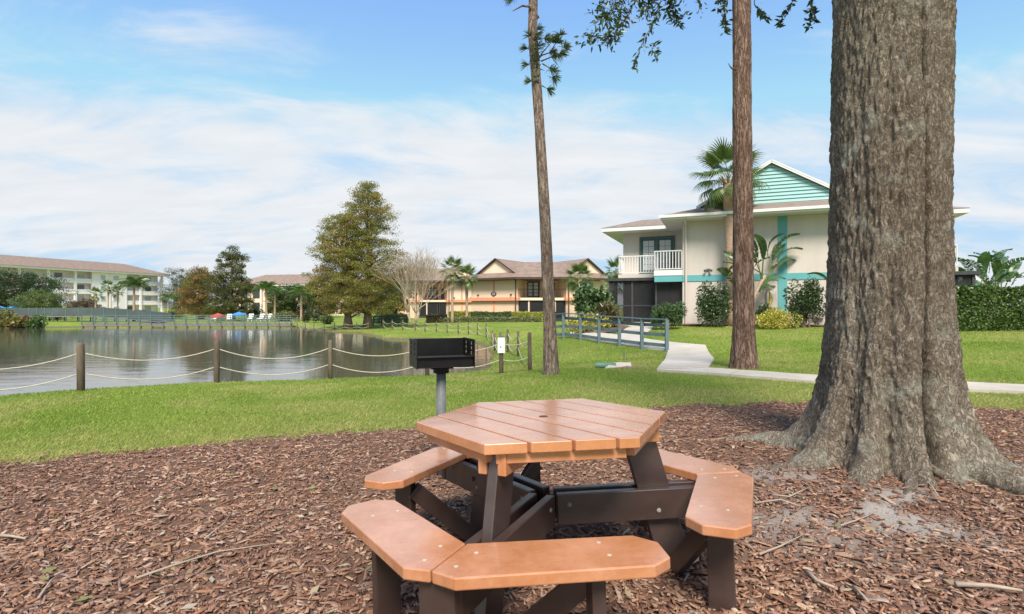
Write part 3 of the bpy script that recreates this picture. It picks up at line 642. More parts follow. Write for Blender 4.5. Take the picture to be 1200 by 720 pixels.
# ------------------------------------------------------------------ grill
IRON = mat('black_iron', (.0045, .0045, .0055), (.011, .010, .010), 9, .42, .28, .25, 60, .003)
GALV = mat('galvanised_steel', (.10, .112, .115), (.16, .175, .18), 14, .6, .35, .15, 50, .003)
gpos = at(517, 405, 4.15); gzz = gz(gpos.x, gpos.y)
grill = thing('park_grill', 'black iron park grill on a grey steel post behind the picnic table', 'grill', (gpos.x, gpos.y, gzz), R(20))
H0 = .815-gzz; HW = .215; DP = .15
fb = MB(); fb.box(-HW, HW, -DP, DP, H0, H0+.008); fb.box(-HW, HW, DP-.006, DP, H0+.008, H0+.205); fb.box(-HW, HW, -DP, -DP+.006, H0+.008, H0+.075)
fb.box(-HW-.012, HW+.012, -DP-.018, -DP+.012, H0+.0755, H0+.084); fb.build('firebox', IRON, grill, .002)
for s_ in (-1, 1):
    mb = MB(); x0, x1 = (s_*HW, s_*HW+s_*.006) if s_ > 0 else (-HW-.006, -HW)
    ys = [-DP-.03, -.105, -.07, .05, .085, DP]; zs_ = [H0-.0, H0+.088, H0+.115, H0+.128, H0+.152, H0+.165, H0+.188, H0+.21]
    for a in range(5):
        for b_ in range(7):
            if a in (1, 3) and b_ in (1, 3, 5): continue
            mb.box(x0, x1, ys[a], ys[a+1], zs_[b_], zs_[b_+1])
    mb.build('side_plate', IRON, grill)
for i in range(13):
    yy = -DP+.02+i*(2*DP-.04)/12; MB().tube([(-HW+.002, yy, H0+.062), (HW-.002, yy, H0+.062)], .0045, 6).build('grate_bar', IRON, grill)
MB().prism([(.062*math.cos(a), .062*math.sin(a)) for a in np.linspace(0, 2*PI, 16, endpoint=False)], H0-.055, H0-.002).build('collar', IRON, grill, .003)
MB().box(-.085, .085, -.05, .05, H0-.02, H0-.0005).build('mount_plate', IRON, grill)
MB().tube([(0, 0, -.1), (0, 0, H0-.05)], .038, 16).build('post', GALV, grill, smooth=True)
# ------------------------------------------------------------------ oak
OX, OY = 2.86, 4.08; OZ = gz(OX, OY)-.06
oak = thing('oak_tree', 'huge grey barked oak with flared roots standing in the mulch right of the picnic table', 'tree', (OX, OY, OZ))
nt_, nz_ = 330, 330; th = np.linspace(0, 2*PI, nt_, endpoint=False); zz = np.concatenate([np.linspace(-.12, 1.0, 145, endpoint=False), np.linspace(1.0, 5.2, nz_-145)])
TH, ZZ = np.meshgrid(th, zz); z0 = np.clip(ZZ, 0, 9)
r = .362+.07*np.exp(-z0/1.2)+.20*np.exp(-z0/.30)
lob = [(-2.95, .46, .22), (-2.38, .42, .15), (-1.86, .26, .10), (-1.22, .48, .15), (-.62, .38, .19), (.15, .38, .25), (.95, .5, .25), (1.7, .5, .25), (2.45, .5, .25)]
for a, amp, wd in lob:
    dth = (TH-a+PI) % (2*PI)-PI; r = r+amp*np.exp(-(dth/wd)**2)*(np.exp(-z0/.15)*.30+np.exp(-z0/.5)*.26)
for a, dep, wd, zr in ((-1.6, .075, .028, 4.5), (-1.6, .14, .07, .75), (-2.12, .06, .07, .5), (-.9, .05, .07, .45), (-2.7, .05, .08, .5), (-2.1, .03, .12, 2.2), (-1.2, .025, .15, 2.5), (-.8, .03, .1, 1.2), (-2.6, .03, .1, 1.5)):
    aa = a+.06*np.sin(ZZ*1.7+a)+.03*ZZ*(1 if a > -1.7 else -.2)-.04*(ZZ > 0)*ZZ; dth = (TH-aa+PI) % (2*PI)-PI; r = r-dep*np.exp(-(dth/wd)**2)*np.exp(-(z0/zr)**2)
Pn = np.stack([np.cos(TH).ravel()*4.2, np.sin(TH).ravel()*4.2, ZZ.ravel()*1.1], 1)
big = fbm(np.stack([np.cos(TH).ravel()*1.6, np.sin(TH).ravel()*1.6, ZZ.ravel()*.5], 1), 201, 3)-.5
rid = 1-np.abs(2*fbm(np.stack([np.cos(TH).ravel()*11, np.sin(TH).ravel()*11, ZZ.ravel()*3.4+big*3], 1), 211, 3)-1)
fin = fbm(np.stack([np.cos(TH).ravel()*26, np.sin(TH).ravel()*26, ZZ.ravel()*20], 1), 221, 3)-.5
r = r.ravel()+big*.06+(rid-.7)*.034+fin*.04
V = np.stack([np.cos(TH).ravel()*r, np.sin(TH).ravel()*r, ZZ.ravel()], 1); V[:, 0] += .008*ZZ.ravel()
ii = (np.arange(nz_-1)[:, None]*nt_+np.arange(nt_)).ravel(); jj = (np.arange(nz_-1)[:, None]*nt_+(np.arange(nt_)+1) % nt_).ravel()
np_obj('trunk', V, np.stack([ii, jj, jj+nt_, ii+nt_], 1), OAKBARK, oak, None, True)
def root_tube(pts, rads, name, parent, mat_, n=14, seed=0, rough=.2):
    m_ = 40; pts = np.array(pts, float); rads = np.array(rads, float); s_ = np.linspace(0, 1, len(pts)); q = np.linspace(0, 1, m_)
    cx_ = np.stack([np.interp(q, s_, pts[:, i]) for i in range(3)], 1)
    for _ in range(3): cx_[1:-1] = (cx_[:-2]+2*cx_[1:-1]+cx_[2:])/4
    rr = np.interp(q, s_, rads); d = np.gradient(cx_, axis=0); d /= np.linalg.norm(d, axis=1)[:, None]
    a = np.cross(d, np.array([0, 0, 1.])+1e-6); a /= np.linalg.norm(a, axis=1)[:, None]; b_ = np.cross(a, d)
    an = np.linspace(0, 2*PI, n, endpoint=False); V = cx_[:, None]+(a[:, None]*np.cos(an)[None, :, None]+b_[:, None]*np.sin(an)[None, :, None])*rr[:, None, None]
    nz = fbm(V.reshape(-1, 3)*18, seed, 3).reshape(m_, n)-.5; V = cx_[:, None]+(V-cx_[:, None])*(1+nz[..., None]*2*rough*1.6)
    i_ = (np.arange(m_-1)[:, None]*n+np.arange(n)).ravel(); j_ = (np.arange(m_-1)[:, None]*n+(np.arange(n)+1) % n).ravel()
    return np_obj(name, V.reshape(-1, 3), np.stack([i_, j_, j_+n, i_+n], 1), mat_, parent, None, True)
for j, (a, l0, l1, w0, bend_) in enumerate(((-1.25, .60, 1.32, .14, .12), (-1.95, .55, .92, .09, -.15), (-2.45, .55, 1.0, .09, .2), (-2.9, .6, 1.1, .09, -.12), (-.75, .58, 1.0, .09, .1), (-.3, .55, .92, .08, -.15), (-1.6, .5, .85, .06, .05), (.5, .7, 1.5, .11, .1), (2.4, .7, 1.4, .1, .1))):
    pts = []; rr = []
    for i in range(6):
        t_ = i/5; rad = l0-.2+(l1-l0+.2)*t_; aa = a+bend_*t_*t_; X_, Y_ = OX+rad*math.cos(aa), OY+rad*math.sin(aa)
        pts.append((rad*math.cos(aa), rad*math.sin(aa), gz(X_, Y_)-OZ+.06*(1-t_)**1.5+.018-.035*t_)); rr.append(w0*.8*(1-.72*t_))
    root_tube(pts, rr, 'surface_root', oak, OAKBARK, seed=300+j)
# limbs and hanging leafy twigs
limb_specs = [((0, 0, 4.7), (-1.2, 1.6, 6.3), (-2.6, 3.0, 6.9), .22), ((0, 0, 4.9), (1.6, .6, 6.8), (3.4, 1.2, 7.8), .24), ((0, 0, 4.9), (-.6, -1.6, 6.8), (-1.6, -3.4, 7.6), .22), ((0, 0, 5), (.6, -.4, 7), (1.2, -1.2, 8.6), .24), ((0, 0, 4.8), (.2, 1.8, 6.4), (-.3, 3.2, 6.7), .18)]
tw_roots = []
for a, b_, c_, w_ in limb_specs: root_tube([a, ((np.array(a)+b_)/2+np.array([0, 0, .1])), b_, c_], [w_*1.3, w_, w_*.75, w_*.3], 'limb', oak, OAKBARK, 12, 40)
OAKP = [(.045, .075, .022), (.065, .10, .03), (.09, .125, .04), (.04, .06, .02)]
twmb = MB(); LP = []; LD = []
def hanging(px, py, d, path_px, nleaf, spread):
    pts = [at(*p) - Vector((OX, OY, OZ)) for p in path_px]
    twmb.tube(pts, [.009]+[.005]*(len(pts)-2)+[.002], 5)
    for _ in range(nleaf):
        s_ = random.random()**.8*(len(pts)-1); i = min(int(s_), len(pts)-2); q = pts[i].lerp(pts[i+1], s_-i)
        dd = Vector((random.gauss(0, 1), random.gauss(0, 1), random.gauss(-.5, .8))).normalized()
        LP.append(tuple(q+dd*random.random()*spread)); LD.append(tuple(dd))
hang = [([(775, -60, 6.6), (752, -18, 6.5), (735, 22, 6.4), (705, 45, 6.3), (684, 40, 6.3)], 260, .17), ([(760, -50, 6.8), (735, -10, 6.7), (715, 15, 6.6), (700, 20, 6.6)], 300, .20), ([(790, -60, 6.4), (778, -12, 6.3), (768, 22, 6.2), (752, 52, 6.2), (742, 80, 6.2)], 130, .09),
        ([(770, -45, 6.6), (762, -8, 6.5), (758, 14, 6.4)], 260, .18), ([(805, -50, 6.4), (792, -10, 6.3), (783, 10, 6.3), (798, 22, 6.3)], 240, .16), ([(742, -40, 6.9), (730, 0, 6.8), (722, 40, 6.8), (712, 50, 6.8)], 200, .16), ([(725, -40, 7), (712, -5, 7), (702, 8, 7)], 80, .14),
        ([(768, 50, 6.2), (764, 58, 6.2), (770, 68, 6.2)], 36, .07), ([(862, -50, 5.6), (850, -5, 5.5), (849, 18, 5.5), (851, 38, 5.5)], 90, .07), ([(885, -40, 5.6), (884, 5, 5.6), (892, 16, 5.6), (900, 22, 5.6)], 40, .06), ([(950, -50, 5.2), (930, 0, 5.2), (917, 20, 5.2), (913, 31, 5.2)], 44, .045),
        ([(958, -50, 5.1), (953, -5, 5.1), (950, 18, 5.1), (948, 32, 5.1)], 70, .06), ([(845, -50, 6), (842, -5, 6), (845, 6, 6)], 60, .10), ([(835, -40, 6.6), (818, 0, 6.6), (822, 13, 6.6)], 30, .12), ([(950, 5, 5.1), (956, 22, 5.1), (960, 26, 5.1)], 14, .04)]
for p_, n_, s_ in hang: hanging(0, 0, 0, p_, n_, s_)
twmb.build('twigs', BARK, oak)
link('hanging_leaves', leaf_mesh('hanging_leaves', np.array(LP), .07, mixcols(len(LP), OAKP, None, .3), .38, LEAFG, dirs=np.array(LD)), oak)
cn = np.array([(random.gauss(0, 2.6), random.gauss(.5, 2.6), random.uniform(6.6, 9.2)) for _ in range(90)]); P_, k_ = clumps(cn, np.full(len(cn), .65), 110, .6)
link('crown', leaf_mesh('crown', P_, .085, mixcols(len(P_), OAKP, None, .3), .4, LEAFG), oak)
# ------------------------------------------------------------------ pines
def pine(name, label, base_px, d, prof, h, rb, seed):
    """prof: list of (z, x offset, radius)"""
    bx = (base_px-600)/F*d; z0 = gz(bx, d); root = thing(name, label, 'tree', (bx, d, z0))
    nt_, nz_ = 90, 330; zz = np.linspace(-.15, h, nz_); th = np.linspace(0, 2*PI, nt_, endpoint=False); TH, ZZ = np.meshgrid(th, zz)
    pr = np.array(prof); xo = np.interp(ZZ, pr[:, 0], pr[:, 1]); rr = np.interp(ZZ, pr[:, 0], pr[:, 2])+.10*rb*np.exp(-np.clip(ZZ, 0, 9)/.25)*(1+.5*np.sin(TH*5))
    q = np.stack([np.cos(TH).ravel()*4.5, np.sin(TH).ravel()*4.5, ZZ.ravel()*1.6], 1)
    rid = 1-np.abs(2*fbm(q, seed, 3)-1); rr = rr.ravel()*(1+(rid-.7)*.16+(fbm(q*3, seed+9, 2)-.5)*.06)
    V = np.stack([np.cos(TH).ravel()*rr+xo.ravel(), np.sin(TH).ravel()*rr, ZZ.ravel()], 1)
    ii = (np.arange(nz_-1)[:, None]*nt_+np.arange(nt_)).ravel(); jj = (np.arange(nz_-1)[:, None]*nt_+(np.arange(nt_)+1) % nt_).ravel()
    np_obj('trunk', V, np.stack([ii, jj, jj+nt_, ii+nt_], 1), PINEBARK if rb > .2 else PINEGREY, root, None, True)
    return root
pineR = pine('pine_tree', 'thick reddish brown pine trunk on the lawn beside the sidewalk', 872, 10.7, [(0, 0, .245), (1, -.01, .195), (3, -.02, .184), (5, -.04, .175), (7.6, -.05, .165), (13, .0, .1)], 13, .25, 401)
pineL = pine('pine_tree', 'slender pine trunk with needle tufts beyond the grill post', 646, 10.3, [(0, 0, .145), (1, -.03, .115), (3, -.12, .102), (5, -.24, .092), (6.6, -.36, .087), (7.5, -.34, .083), (13, -.3, .05)], 13, .16, 431)
def tuft(P, D, n, ln_):
    """needles fanning from points P along D"""
    V = []; 
    for p, d in zip(P, D):
        d = Vector(d).normalized()
        for _ in range(n):
            e = (d*1.1+Vector((random.gauss(0, .55), random.gauss(0, .55), random.gauss(0, .55)))).normalized(); w = e.cross(Vector((random.random(), random.random(), random.random()))).normalized()*.0035
            l_ = ln_*random.uniform(.7, 1.1); V += [tuple(Vector(p)-w), tuple(Vector(p)+w), tuple(Vector(p)+e*l_*.6+w+Vector((0, 0, -.01))), tuple(Vector(p)+e*l_+Vector((0, 0, -.04)))]
    return np.array(V)
def loc_of(root, px, py, d): return at(px, py, d)-root.location
P_ = []; D_ = []; mb = MB(); rt = pineL
def stick(path_, r0=.014):
    pts = [loc_of(rt, *q) for q in path_]; MB().tube(pts, [r0*(1-.7*i/(len(pts)-1)) for i in range(len(pts))], 6).build('branch', PINEBARK, rt); return pts
for path_ in ([(632, 66, 10.3), (644, 62, 10.2), (652, 50, 10.1), (656, 42, 10.1)], [(634, 72, 10.3), (646, 67, 10.2), (656, 63, 10.2), (661, 56, 10.2)], [(636, 75, 10.3), (644, 80, 10.2), (648, 90, 10.2)], [(630, 62, 10.3), (618, 57, 10.2)], [(630, 78, 10.3), (619, 76, 10.2)], [(630, 50, 10.2), (622, 42, 10.1)], [(632, 96, 10.2), (623, 95, 10.2)], [(634, 100, 10.2), (641, 104, 10.2)], [(632, 45, 10.2), (638, 45, 10.1)], [(634, 64, 10.2), (646, 50, 10.2)]):
    pts = stick(path_)
    for i in range(1, len(pts)):
        for _ in range(2): P_.append(pts[i]); D_.append(pts[i]-pts[i-1]+Vector((0, 0, .03)))
for px, py in ((626, 48), (628, 40), (627, 58), (629, 64), (631, 70), (630, 54), (626, 72), (629, 80), (632, 90), (630, 35), (633, 58), (634, 46)):
    P_.append(loc_of(rt, px, py, 10.18)); D_.append(Vector((random.gauss(0, .6), -.7, .4)))
for px, py in ((652, 44), (657, 40), (661, 56), (654, 63), (648, 84), (649, 92), (641, 46), (645, 48)):
    P_.append(loc_of(rt, px, py, 10.15)); D_.append(Vector((random.gauss(.2, .5), -.2, random.gauss(.1, .4))))
stick([(631, 22, 10.3), (622, 8, 10.2), (612, 7, 10.2), (601, 13, 10.1)], .035); stick([(628, 6, 10.3), (616, -6, 10.2), (604, -8, 10.2)], .03)
for px, py in ((598, -6), (602, -4), (606, -8), (600, 0)): P_.append(loc_of(rt, px, py, 10.1)); D_.append(Vector((-.6, 0, -.3)))
V = tuft(P_, D_, 20, .19); NEED = [(.055, .085, .035), (.08, .115, .045), (.11, .13, .06)]
np_obj('needles', V, np.arange(len(V)).reshape(-1, 4), LEAF, rt, np.repeat(mixcols(len(V)//4, NEED), 4, 0))
for rt, xo in ((pineL, -.3), (pineR, 0)):
    cn = np.array([(random.gauss(xo, .9), random.gauss(0, .9), random.uniform(9.6, 13.6)) for _ in range(40)]); mb = MB()
    for c_ in cn[:20]: mb.tube(limb_pts((xo, 0, c_[2]-.5), c_, .1, 3), [.05, .04, .03, .015], 5)
    mb.build('upper_branches', PINEBARK, rt)
    V = tuft([Vector(c_)+Vector((random.gauss(0, .25), random.gauss(0, .25), random.gauss(0, .2))) for c_ in cn for _ in range(5)], [Vector((random.gauss(0, 1), random.gauss(0, 1), .4)) for _ in range(200)], 30, .25)
    np_obj('crown', V, np.arange(len(V)).reshape(-1, 4), LEAF, rt, np.repeat(mixcols(len(V)//4, NEED), 4, 0))
mb = MB(); mb.tube([at(862, 82, 10.55)-pineR.location, at(857, 80, 10.5)-pineR.location, at(853, 74, 10.45)-pineR.location], [.03, .015, .004], 6); mb.build('branch_stub', PINEBARK, pineR)
# ------------------------------------------------------------------ architecture helpers
def T(px, d): return gp((px-600)/F*d, d)
class Facade:
    def __init__(s, p0, p1, org=(0, 0, 0)):
        s.p0 = Vector((*p0, 0)); d = Vector((*p1, 0))-s.p0; s.len = d.length; s.d = d.normalized(); s.n = Vector((s.d.y, -s.d.x, 0)); s.org = Vector(org)
    def pt(s, u, z, o=0): return s.p0+s.d*u+s.n*o+Vector((0, 0, z))-s.org
    def box(s, mb, u0, u1, z0, z1, o0, o1):
        q = [s.pt(u0, z0, o1), s.pt(u1, z0, o1), s.pt(u1, z0, o0), s.pt(u0, z0, o0), s.pt(u0, z1, o1), s.pt(u1, z1, o1), s.pt(u1, z1, o0), s.pt(u0, z1, o0)]
        return mb.add(q, [(3, 2, 1, 0), (4, 5, 6, 7), (0, 1, 5, 4), (1, 2, 6, 5), (2, 3, 7, 6), (3, 0, 4, 7)])
    def B(s, name, mat_, parent, u0, u1, z0, z1, o0, o1, bevel=0): return s.box(MB(), u0, u1, z0, z1, o0, o1).build(name, mat_, parent, bevel)
    def px(s, p):
        k = (p-600)/F; return (k*s.p0.y-s.p0.x)/(s.d.x-k*s.d.y)
def offset_poly(P, d):
    n = len(P); out_ = []
    for i in range(n):
        a, b_, c_ = Vector(P[i-1]), Vector(P[i]), Vector(P[(i+1) % n]); e0 = (b_-a).normalized(); e1 = (c_-b_).normalized()
        n0 = Vector((e0.y, -e0.x)); n1 = Vector((e1.y, -e1.x)); k = 1+n0.dot(n1); out_.append(b_+(n0+n1)*d/k)
    return out_
def frustum(mb, P0, z0, P1, z1, cap=True):
    n = len(P0); mb.add([(*p, z0) for p in P0]+[(*p, z1) for p in P1], [(i, (i+1) % n, n+(i+1) % n, n+i) for i in range(n)]+([tuple(range(n, 2*n))] if cap else []))
    return mb
def rect(x0, x1, y0, y1): return [(x0, y0), (x1, y0), (x1, y1), (x0, y1)]
def stucco():
    m, t, b, o = newmat('cream_stucco'); a = nnode(t, .7, 5, .6); st_ = nnode(t, 5, 6, .65, (1, 1, .06)); fi = nnode(t, 80, 5, .6)
    c = rampn(t, a.outputs[0], [(.3, (.545, .495, .445)), (.7, (.605, .555, .505))]).outputs[0]
    c = mixn(t, .16, c, mixn(t, 1.0, c, rampn(t, st_.outputs[0], [(.35, (.80, .79, .77)), (.6, (1.05, 1.05, 1.05))]).outputs[0], 'MULTIPLY'))
    t.links.new(c, b.inputs['Base Color']); b.inputs['Roughness'].default_value = .9; setspec(b, .1); bumpn(t, b, fi.outputs[0], .35, .006); return m
STUCCO = stucco()
TEAL = mat('teal_paint', (.11, .35, .37), (.135, .39, .405), 3, .6, .3, .1, 30)
TEALB = mat('teal_siding', (.29, .50, .50), (.35, .56, .555), 2, .7, .2, .15, 30, .004, (.3, 3, 3))
WHITE = mat('white_paint', (.66, .655, .645), (.74, .735, .725), 4, .55, .3)
SHING = mat('brown_shingles', (.20, .155, .13), (.31, .25, .215), 5, .9, .1, .7, 30, .02, (1, 1, 1))
DARKF = mat('dark_bronze_frame', (.045, .045, .048), (.07, .07, .072), 5, .5, .3)
DTEAL = mat('dark_green_door_paint', (.05, .10, .095), (.07, .125, .12), 5, .5, .35)
m, t, b, o = newmat('window_glass'); b.inputs['Base Color'].default_value = (.06, .075, .085, 1); b.inputs['Roughness'].default_value = .06; setspec(b, .7); GLASS = m
m, t, b, o = newmat('pale_glass'); b.inputs['Base Color'].default_value = (.38, .42, .42, 1); b.inputs['Roughness'].default_value = .08; setspec(b, .7); PALEGLASS = m  # glossy panes with an even pale grey base colour
DKGLASS = mat('dark_screen_glass', (.02, .02, .022), (.03, .03, .034), 3, .4, .2)
m, t, b, o = newmat('insect_screen'); b.inputs['Base Color'].default_value = (.02, .02, .022, 1); b.inputs['Roughness'].default_value = .6
tr = t.nodes.new('ShaderNodeBsdfTransparent'); mx = t.nodes.new('ShaderNodeMixShader'); mx.inputs[0].default_value = .52
t.links.new(tr.outputs[0], mx.inputs[1]); t.links.new(b.outputs[0], mx.inputs[2]); t.links.new(mx.outputs[0], o.inputs[0]); SCREEN = m
def vprism(mb, pts, v0, v1):
    n = len(pts); mb.add([(p[0], v0, p[1]) for p in pts]+[(p[0], v1, p[1]) for p in pts], [tuple(range(n)), tuple(range(n, 2*n))[::-1]]+[((i+1) % n, i, n+i, n+(i+1) % n) for i in range(n)]); return mb
# ------------------------------------------------------------------ teal trimmed villa
vz = .45
villa = thing('villa', 'two storey cream villa with teal trim, teal gable and screened porch behind the oak', 'house', (7.96, 25, vz), R(-22))
B = lambda name, m_, p, *a: MB().box(*a).build(name, m_, p)
main_wall = B('wall', STUCCO, villa, 0, 7.6, 0, 10, -.6, 4.8)
wing_l = B('wall', STUCCO, villa, -3.3, -.002, 3, 10, -.6, 4.8); wing_r = B('wall', STUCCO, villa, 7.602, 10.9, 3, 10, -.6, 4.8)
roof = None
mb = MB(); frustum(mb, rect(-.92, 8.52, -.92, 10.9), 5.001, rect(.8, 6.8, .9, 9), 5.56); roof = mb.build('roof', SHING, villa)
mb = MB(); frustum(mb, rect(-4.27, 2, 1.93, 10.9), 4.998, rect(-2.4, 2, 3.9, 9), 5.62); mb.build('wing_roof', SHING, villa)
mb = MB(); frustum(mb, rect(5.6, 11.42, 1.93, 10.9), 4.998, rect(5.6, 9.9, 3.9, 9), 5.62); mb.build('wing_roof', SHING, villa)
B('eave', WHITE, villa, -.9, 8.5, -.9, 10.9, 4.802, 5.0)
B('eave', WHITE, villa, -4.25, -.902, 1.95, 10.9, 4.80, 4.996); B('eave', WHITE, villa, 8.502, 11.4, 1.95, 10.9, 4.80, 4.996)
B('gutter', WHITE, villa, -.95, 8.55, -1.01, -.902, 4.88, 5.0)
PKU, PKZ, BZ, HW_ = 3.8, 7.35, 5.56, 3.0
mb = MB(); mb.add([(PKU-HW_-.25, .7, BZ-.06), (PKU, .7, PKZ+.10), (PKU, 9, PKZ+.10), (PKU-HW_-.25, 9, BZ-.06), (PKU+HW_+.25, .7, BZ-.06), (PKU+HW_+.25, 9, BZ-.06)], [(0, 1, 2, 3), (1, 4, 5, 2), (3, 2, 5)]); mb.build('gable_roof', SHING, villa)
nb_ = 11
gable = vprism(MB(), [(PKU-HW_+.05, BZ+.002), (PKU+HW_-.05, BZ+.002), (PKU, PKZ-.05)], .93, 1.0).build('gable_wall', TEALB, villa)
for i in range(nb_):
    za, zb = BZ+(PKZ-BZ)*i/nb_, BZ+(PKZ-BZ)*(i+1)/nb_-.012; wa, wb = HW_*(1-(za-BZ)/(PKZ-BZ)), HW_*(1-(zb-BZ)/(PKZ-BZ))
    mb = MB(); mb.add([(PKU-wa, .86, za), (PKU+wa, .86, za), (PKU+wb, .905, zb), (PKU-wb, .905, zb), (PKU-wa, .93, za), (PKU+wa, .93, za), (PKU+wb, .93, zb), (PKU-wb, .93, zb)], [(0, 1, 2, 3), (4, 7, 6, 5), (0, 4, 5, 1), (2, 6, 7, 3), (1, 5, 6, 2), (0, 3, 7, 4)]); mb.build('siding_board', TEALB, gable)
for s_ in (-1, 1): MB().beam((PKU+s_*(HW_+.22), .76, BZ-.03), (PKU, .76, PKZ+.09), .1, .14, (0, 0, 1)).build('rake_board', WHITE, villa)
B('trim_band', TEAL, villa, -.0, 7.6, -.03, -.002, 2.01, 2.30); B('trim_band', TEAL, villa, 4.0, 4.36, -.034, -.0021, -.2, 2.008); B('trim_band', TEAL, villa, 4.0, 4.36, -.034, -.0021, 2.302, 4.79)
mb = MB(); mb.tube([(.18, -.95, 4.86), (.16, -.6, 4.72), (.16, -.10, 4.55), (.16, -.07, 4.3), (.16, -.07, 0)], .05, 8); mb.build('downspout', STUCCO, villa)
mb = MB(); mb.box(1.05, 1.2, -.08, -.002, 2.5, 2.58); mb.tube([(1.05, -.1, 2.52), (.98, -.2, 2.47)], [.04, .06], 8); mb.tube([(1.2, -.1, 2.52), (1.27, -.2, 2.47)], [.04, .06], 8); mb.build('flood_light', GALV, villa)
for u0, u1, z0, z1 in ((3.55, 3.93, .75, 1.55), (4.75, 5.2, .4, 1.3), (5.35, 5.75, .35, 1.0)):
    e_ = B('meter_box', mat('meter_box_paint', (.5, .49, .45), None, 5, .6), villa, u0, u1, -.17, -.003, z0, z1); MB().box(u0+.04, u1-.04, -.18, -.1705, z0+.05, z1-.05).build('cover', STUCCO, e_)
    MB().tube([((u0+u1)/2, -.08, z0), ((u0+u1)/2, -.08, -.2)], .03, 6).build('conduit', GALV, e_)
def balcony_rail(p, a, b_, z0, z1, mat_, gap=.13, name='railing'):
    a = Vector((*a, 0)); b_ = Vector((*b_, 0)); r_ = MB().beam(a+Vector((0, 0, z1)), b_+Vector((0, 0, z1)), .06, .05).build(name, mat_, p)
    MB().beam(a+Vector((0, 0, z0)), b_+Vector((0, 0, z0)), .05, .04).build('bottom_rail', mat_, r_)
    n = max(2, int((b_-a).length/gap)); me = MB().box(-.017, .017, -.017, .017, z0+.02, z1-.025).mesh('baluster', mat_)
    for i in range(n+1): q = a.lerp(b_, i/n); o_ = link('baluster', me, r_); o_.location = q
def side(s_, c0):
    """balcony and porch; s_=1 left side, -1 mirrored on the right, c0 = wall corner u"""
    U = lambda u: c0+u if s_ == 1 else c0-u
    def bx(name, m_, u0, u1, *r_): a, b_ = sorted((U(u0), U(u1))); return B(name, m_, villa, a, b_, *r_)
    bx('balcony_floor', STUCCO, -1.28, -.004, .03, 2.998, 2.302, 2.5); bx('balcony_floor', STUCCO, -3.3, -1.284, 1.6, 2.998, 2.30, 2.5)
    bx('trim_band', TEAL, -1.28, -.004, .0, .028, 2.01, 2.302); bx('balcony_fascia', WHITE, -1.30, -.004, -.02, .026, 2.305, 2.56)
    balcony_rail(villa, (U(-1.26), .0), (U(-.03), .0), 2.62, 3.46, WHITE); balcony_rail(villa, (U(-1.28), .06), (U(-1.28), 1.6), 2.62, 3.46, WHITE)
    balcony_rail(villa, (U(-3.26), 1.63), (U(-1.34), 1.63), 2.58, 3.42, WHITE); balcony_rail(villa, (U(-3.27), 1.7), (U(-3.27), 2.95), 2.58, 3.42, WHITE)
    # french door
    u0, u1 = -2.42, -.62; fr = MB()
    for a, b_ in ((u0, u0+.10), (u1-.10, u1), ((u0+u1)/2-.05, (u0+u1)/2+.05)): x0, x1 = sorted((U(a), U(b_))); fr.box(x0, x1, 2.90, 2.998, 2.5, 4.42)
    x0, x1 = sorted((U(u0), U(u1))); fr.box(x0, x1, 2.9, 2.998, 4.421, 4.55)
    door = fr.build('door_frame', DTEAL, villa)
    for a in (u0+.10, (u0+u1)/2+.05):
        x0, x1 = sorted((U(a), U(a+.75))); lf = MB().box(x0, x1, 2.955, 2.99, 2.5, 4.42).build('door_leaf', DTEAL, door)
        for i in range(2):
            for j in range(5): MB().box(x0+.09+i*.29, x0+.09+i*.29+.27, 2.945, 2.954, 2.78+j*.315, 2.78+j*.315+.295).build('pane', PALEGLASS, door)
    # screened porch
    bx('porch_roof', DARKF, -3.85, -1.284, 1.0, 2.995, 2.14, 2.285); bx('porch_floor', CONC, -3.7, -.004, .2, 2.995, -.4, .06)
    posts = [(-3.65, 1.15), (-2.5, 1.15), (-1.35, 1.15), (-3.65, 2.9)]
    for u, v in posts: bx('porch_post', DARKF, u-.05, u+.05, v-.05, v+.05, .06, 2.139)
    for (ua, ub) in ((-3.6, -2.55), (-2.45, -1.4)):
        bx('porch_rail', DARKF, ua, ub, 1.12, 1.18, .85, .92); bx('screen', SCREEN, ua, ub, 1.149, 1.152, .06, .849); bx('screen', SCREEN, ua, ub, 1.149, 1.152, .921, 2.139)
    bx('screen', SCREEN, -3.652, -3.649, 1.21, 2.84, .06, 2.139)
    bx('porch_post', DARKF, -1.28, -1.2, .32, .4, .06, 2.30); bx('porch_post', DARKF, -.09, -.006, .32, .4, .06, 2.30); bx('screen', SCREEN, -1.199, -.091, .359, .362, .06, 2.30)
    bx('screen', SCREEN, -1.303, -1.30, .41, 1.09, .06, 2.29)
    sd_ = bx('sliding_door', DARKF, -2.5, -.8, 2.93, 2.998, .06, 2.0); 
    for a in (-2.44, -1.62): x0, x1 = sorted((U(a), U(a+.76))); MB().box(x0, x1, 2.92, 2.929, .14, 1.93).build('pane', GLASS, sd_)
side(1, 0); side(-1, 7.6)
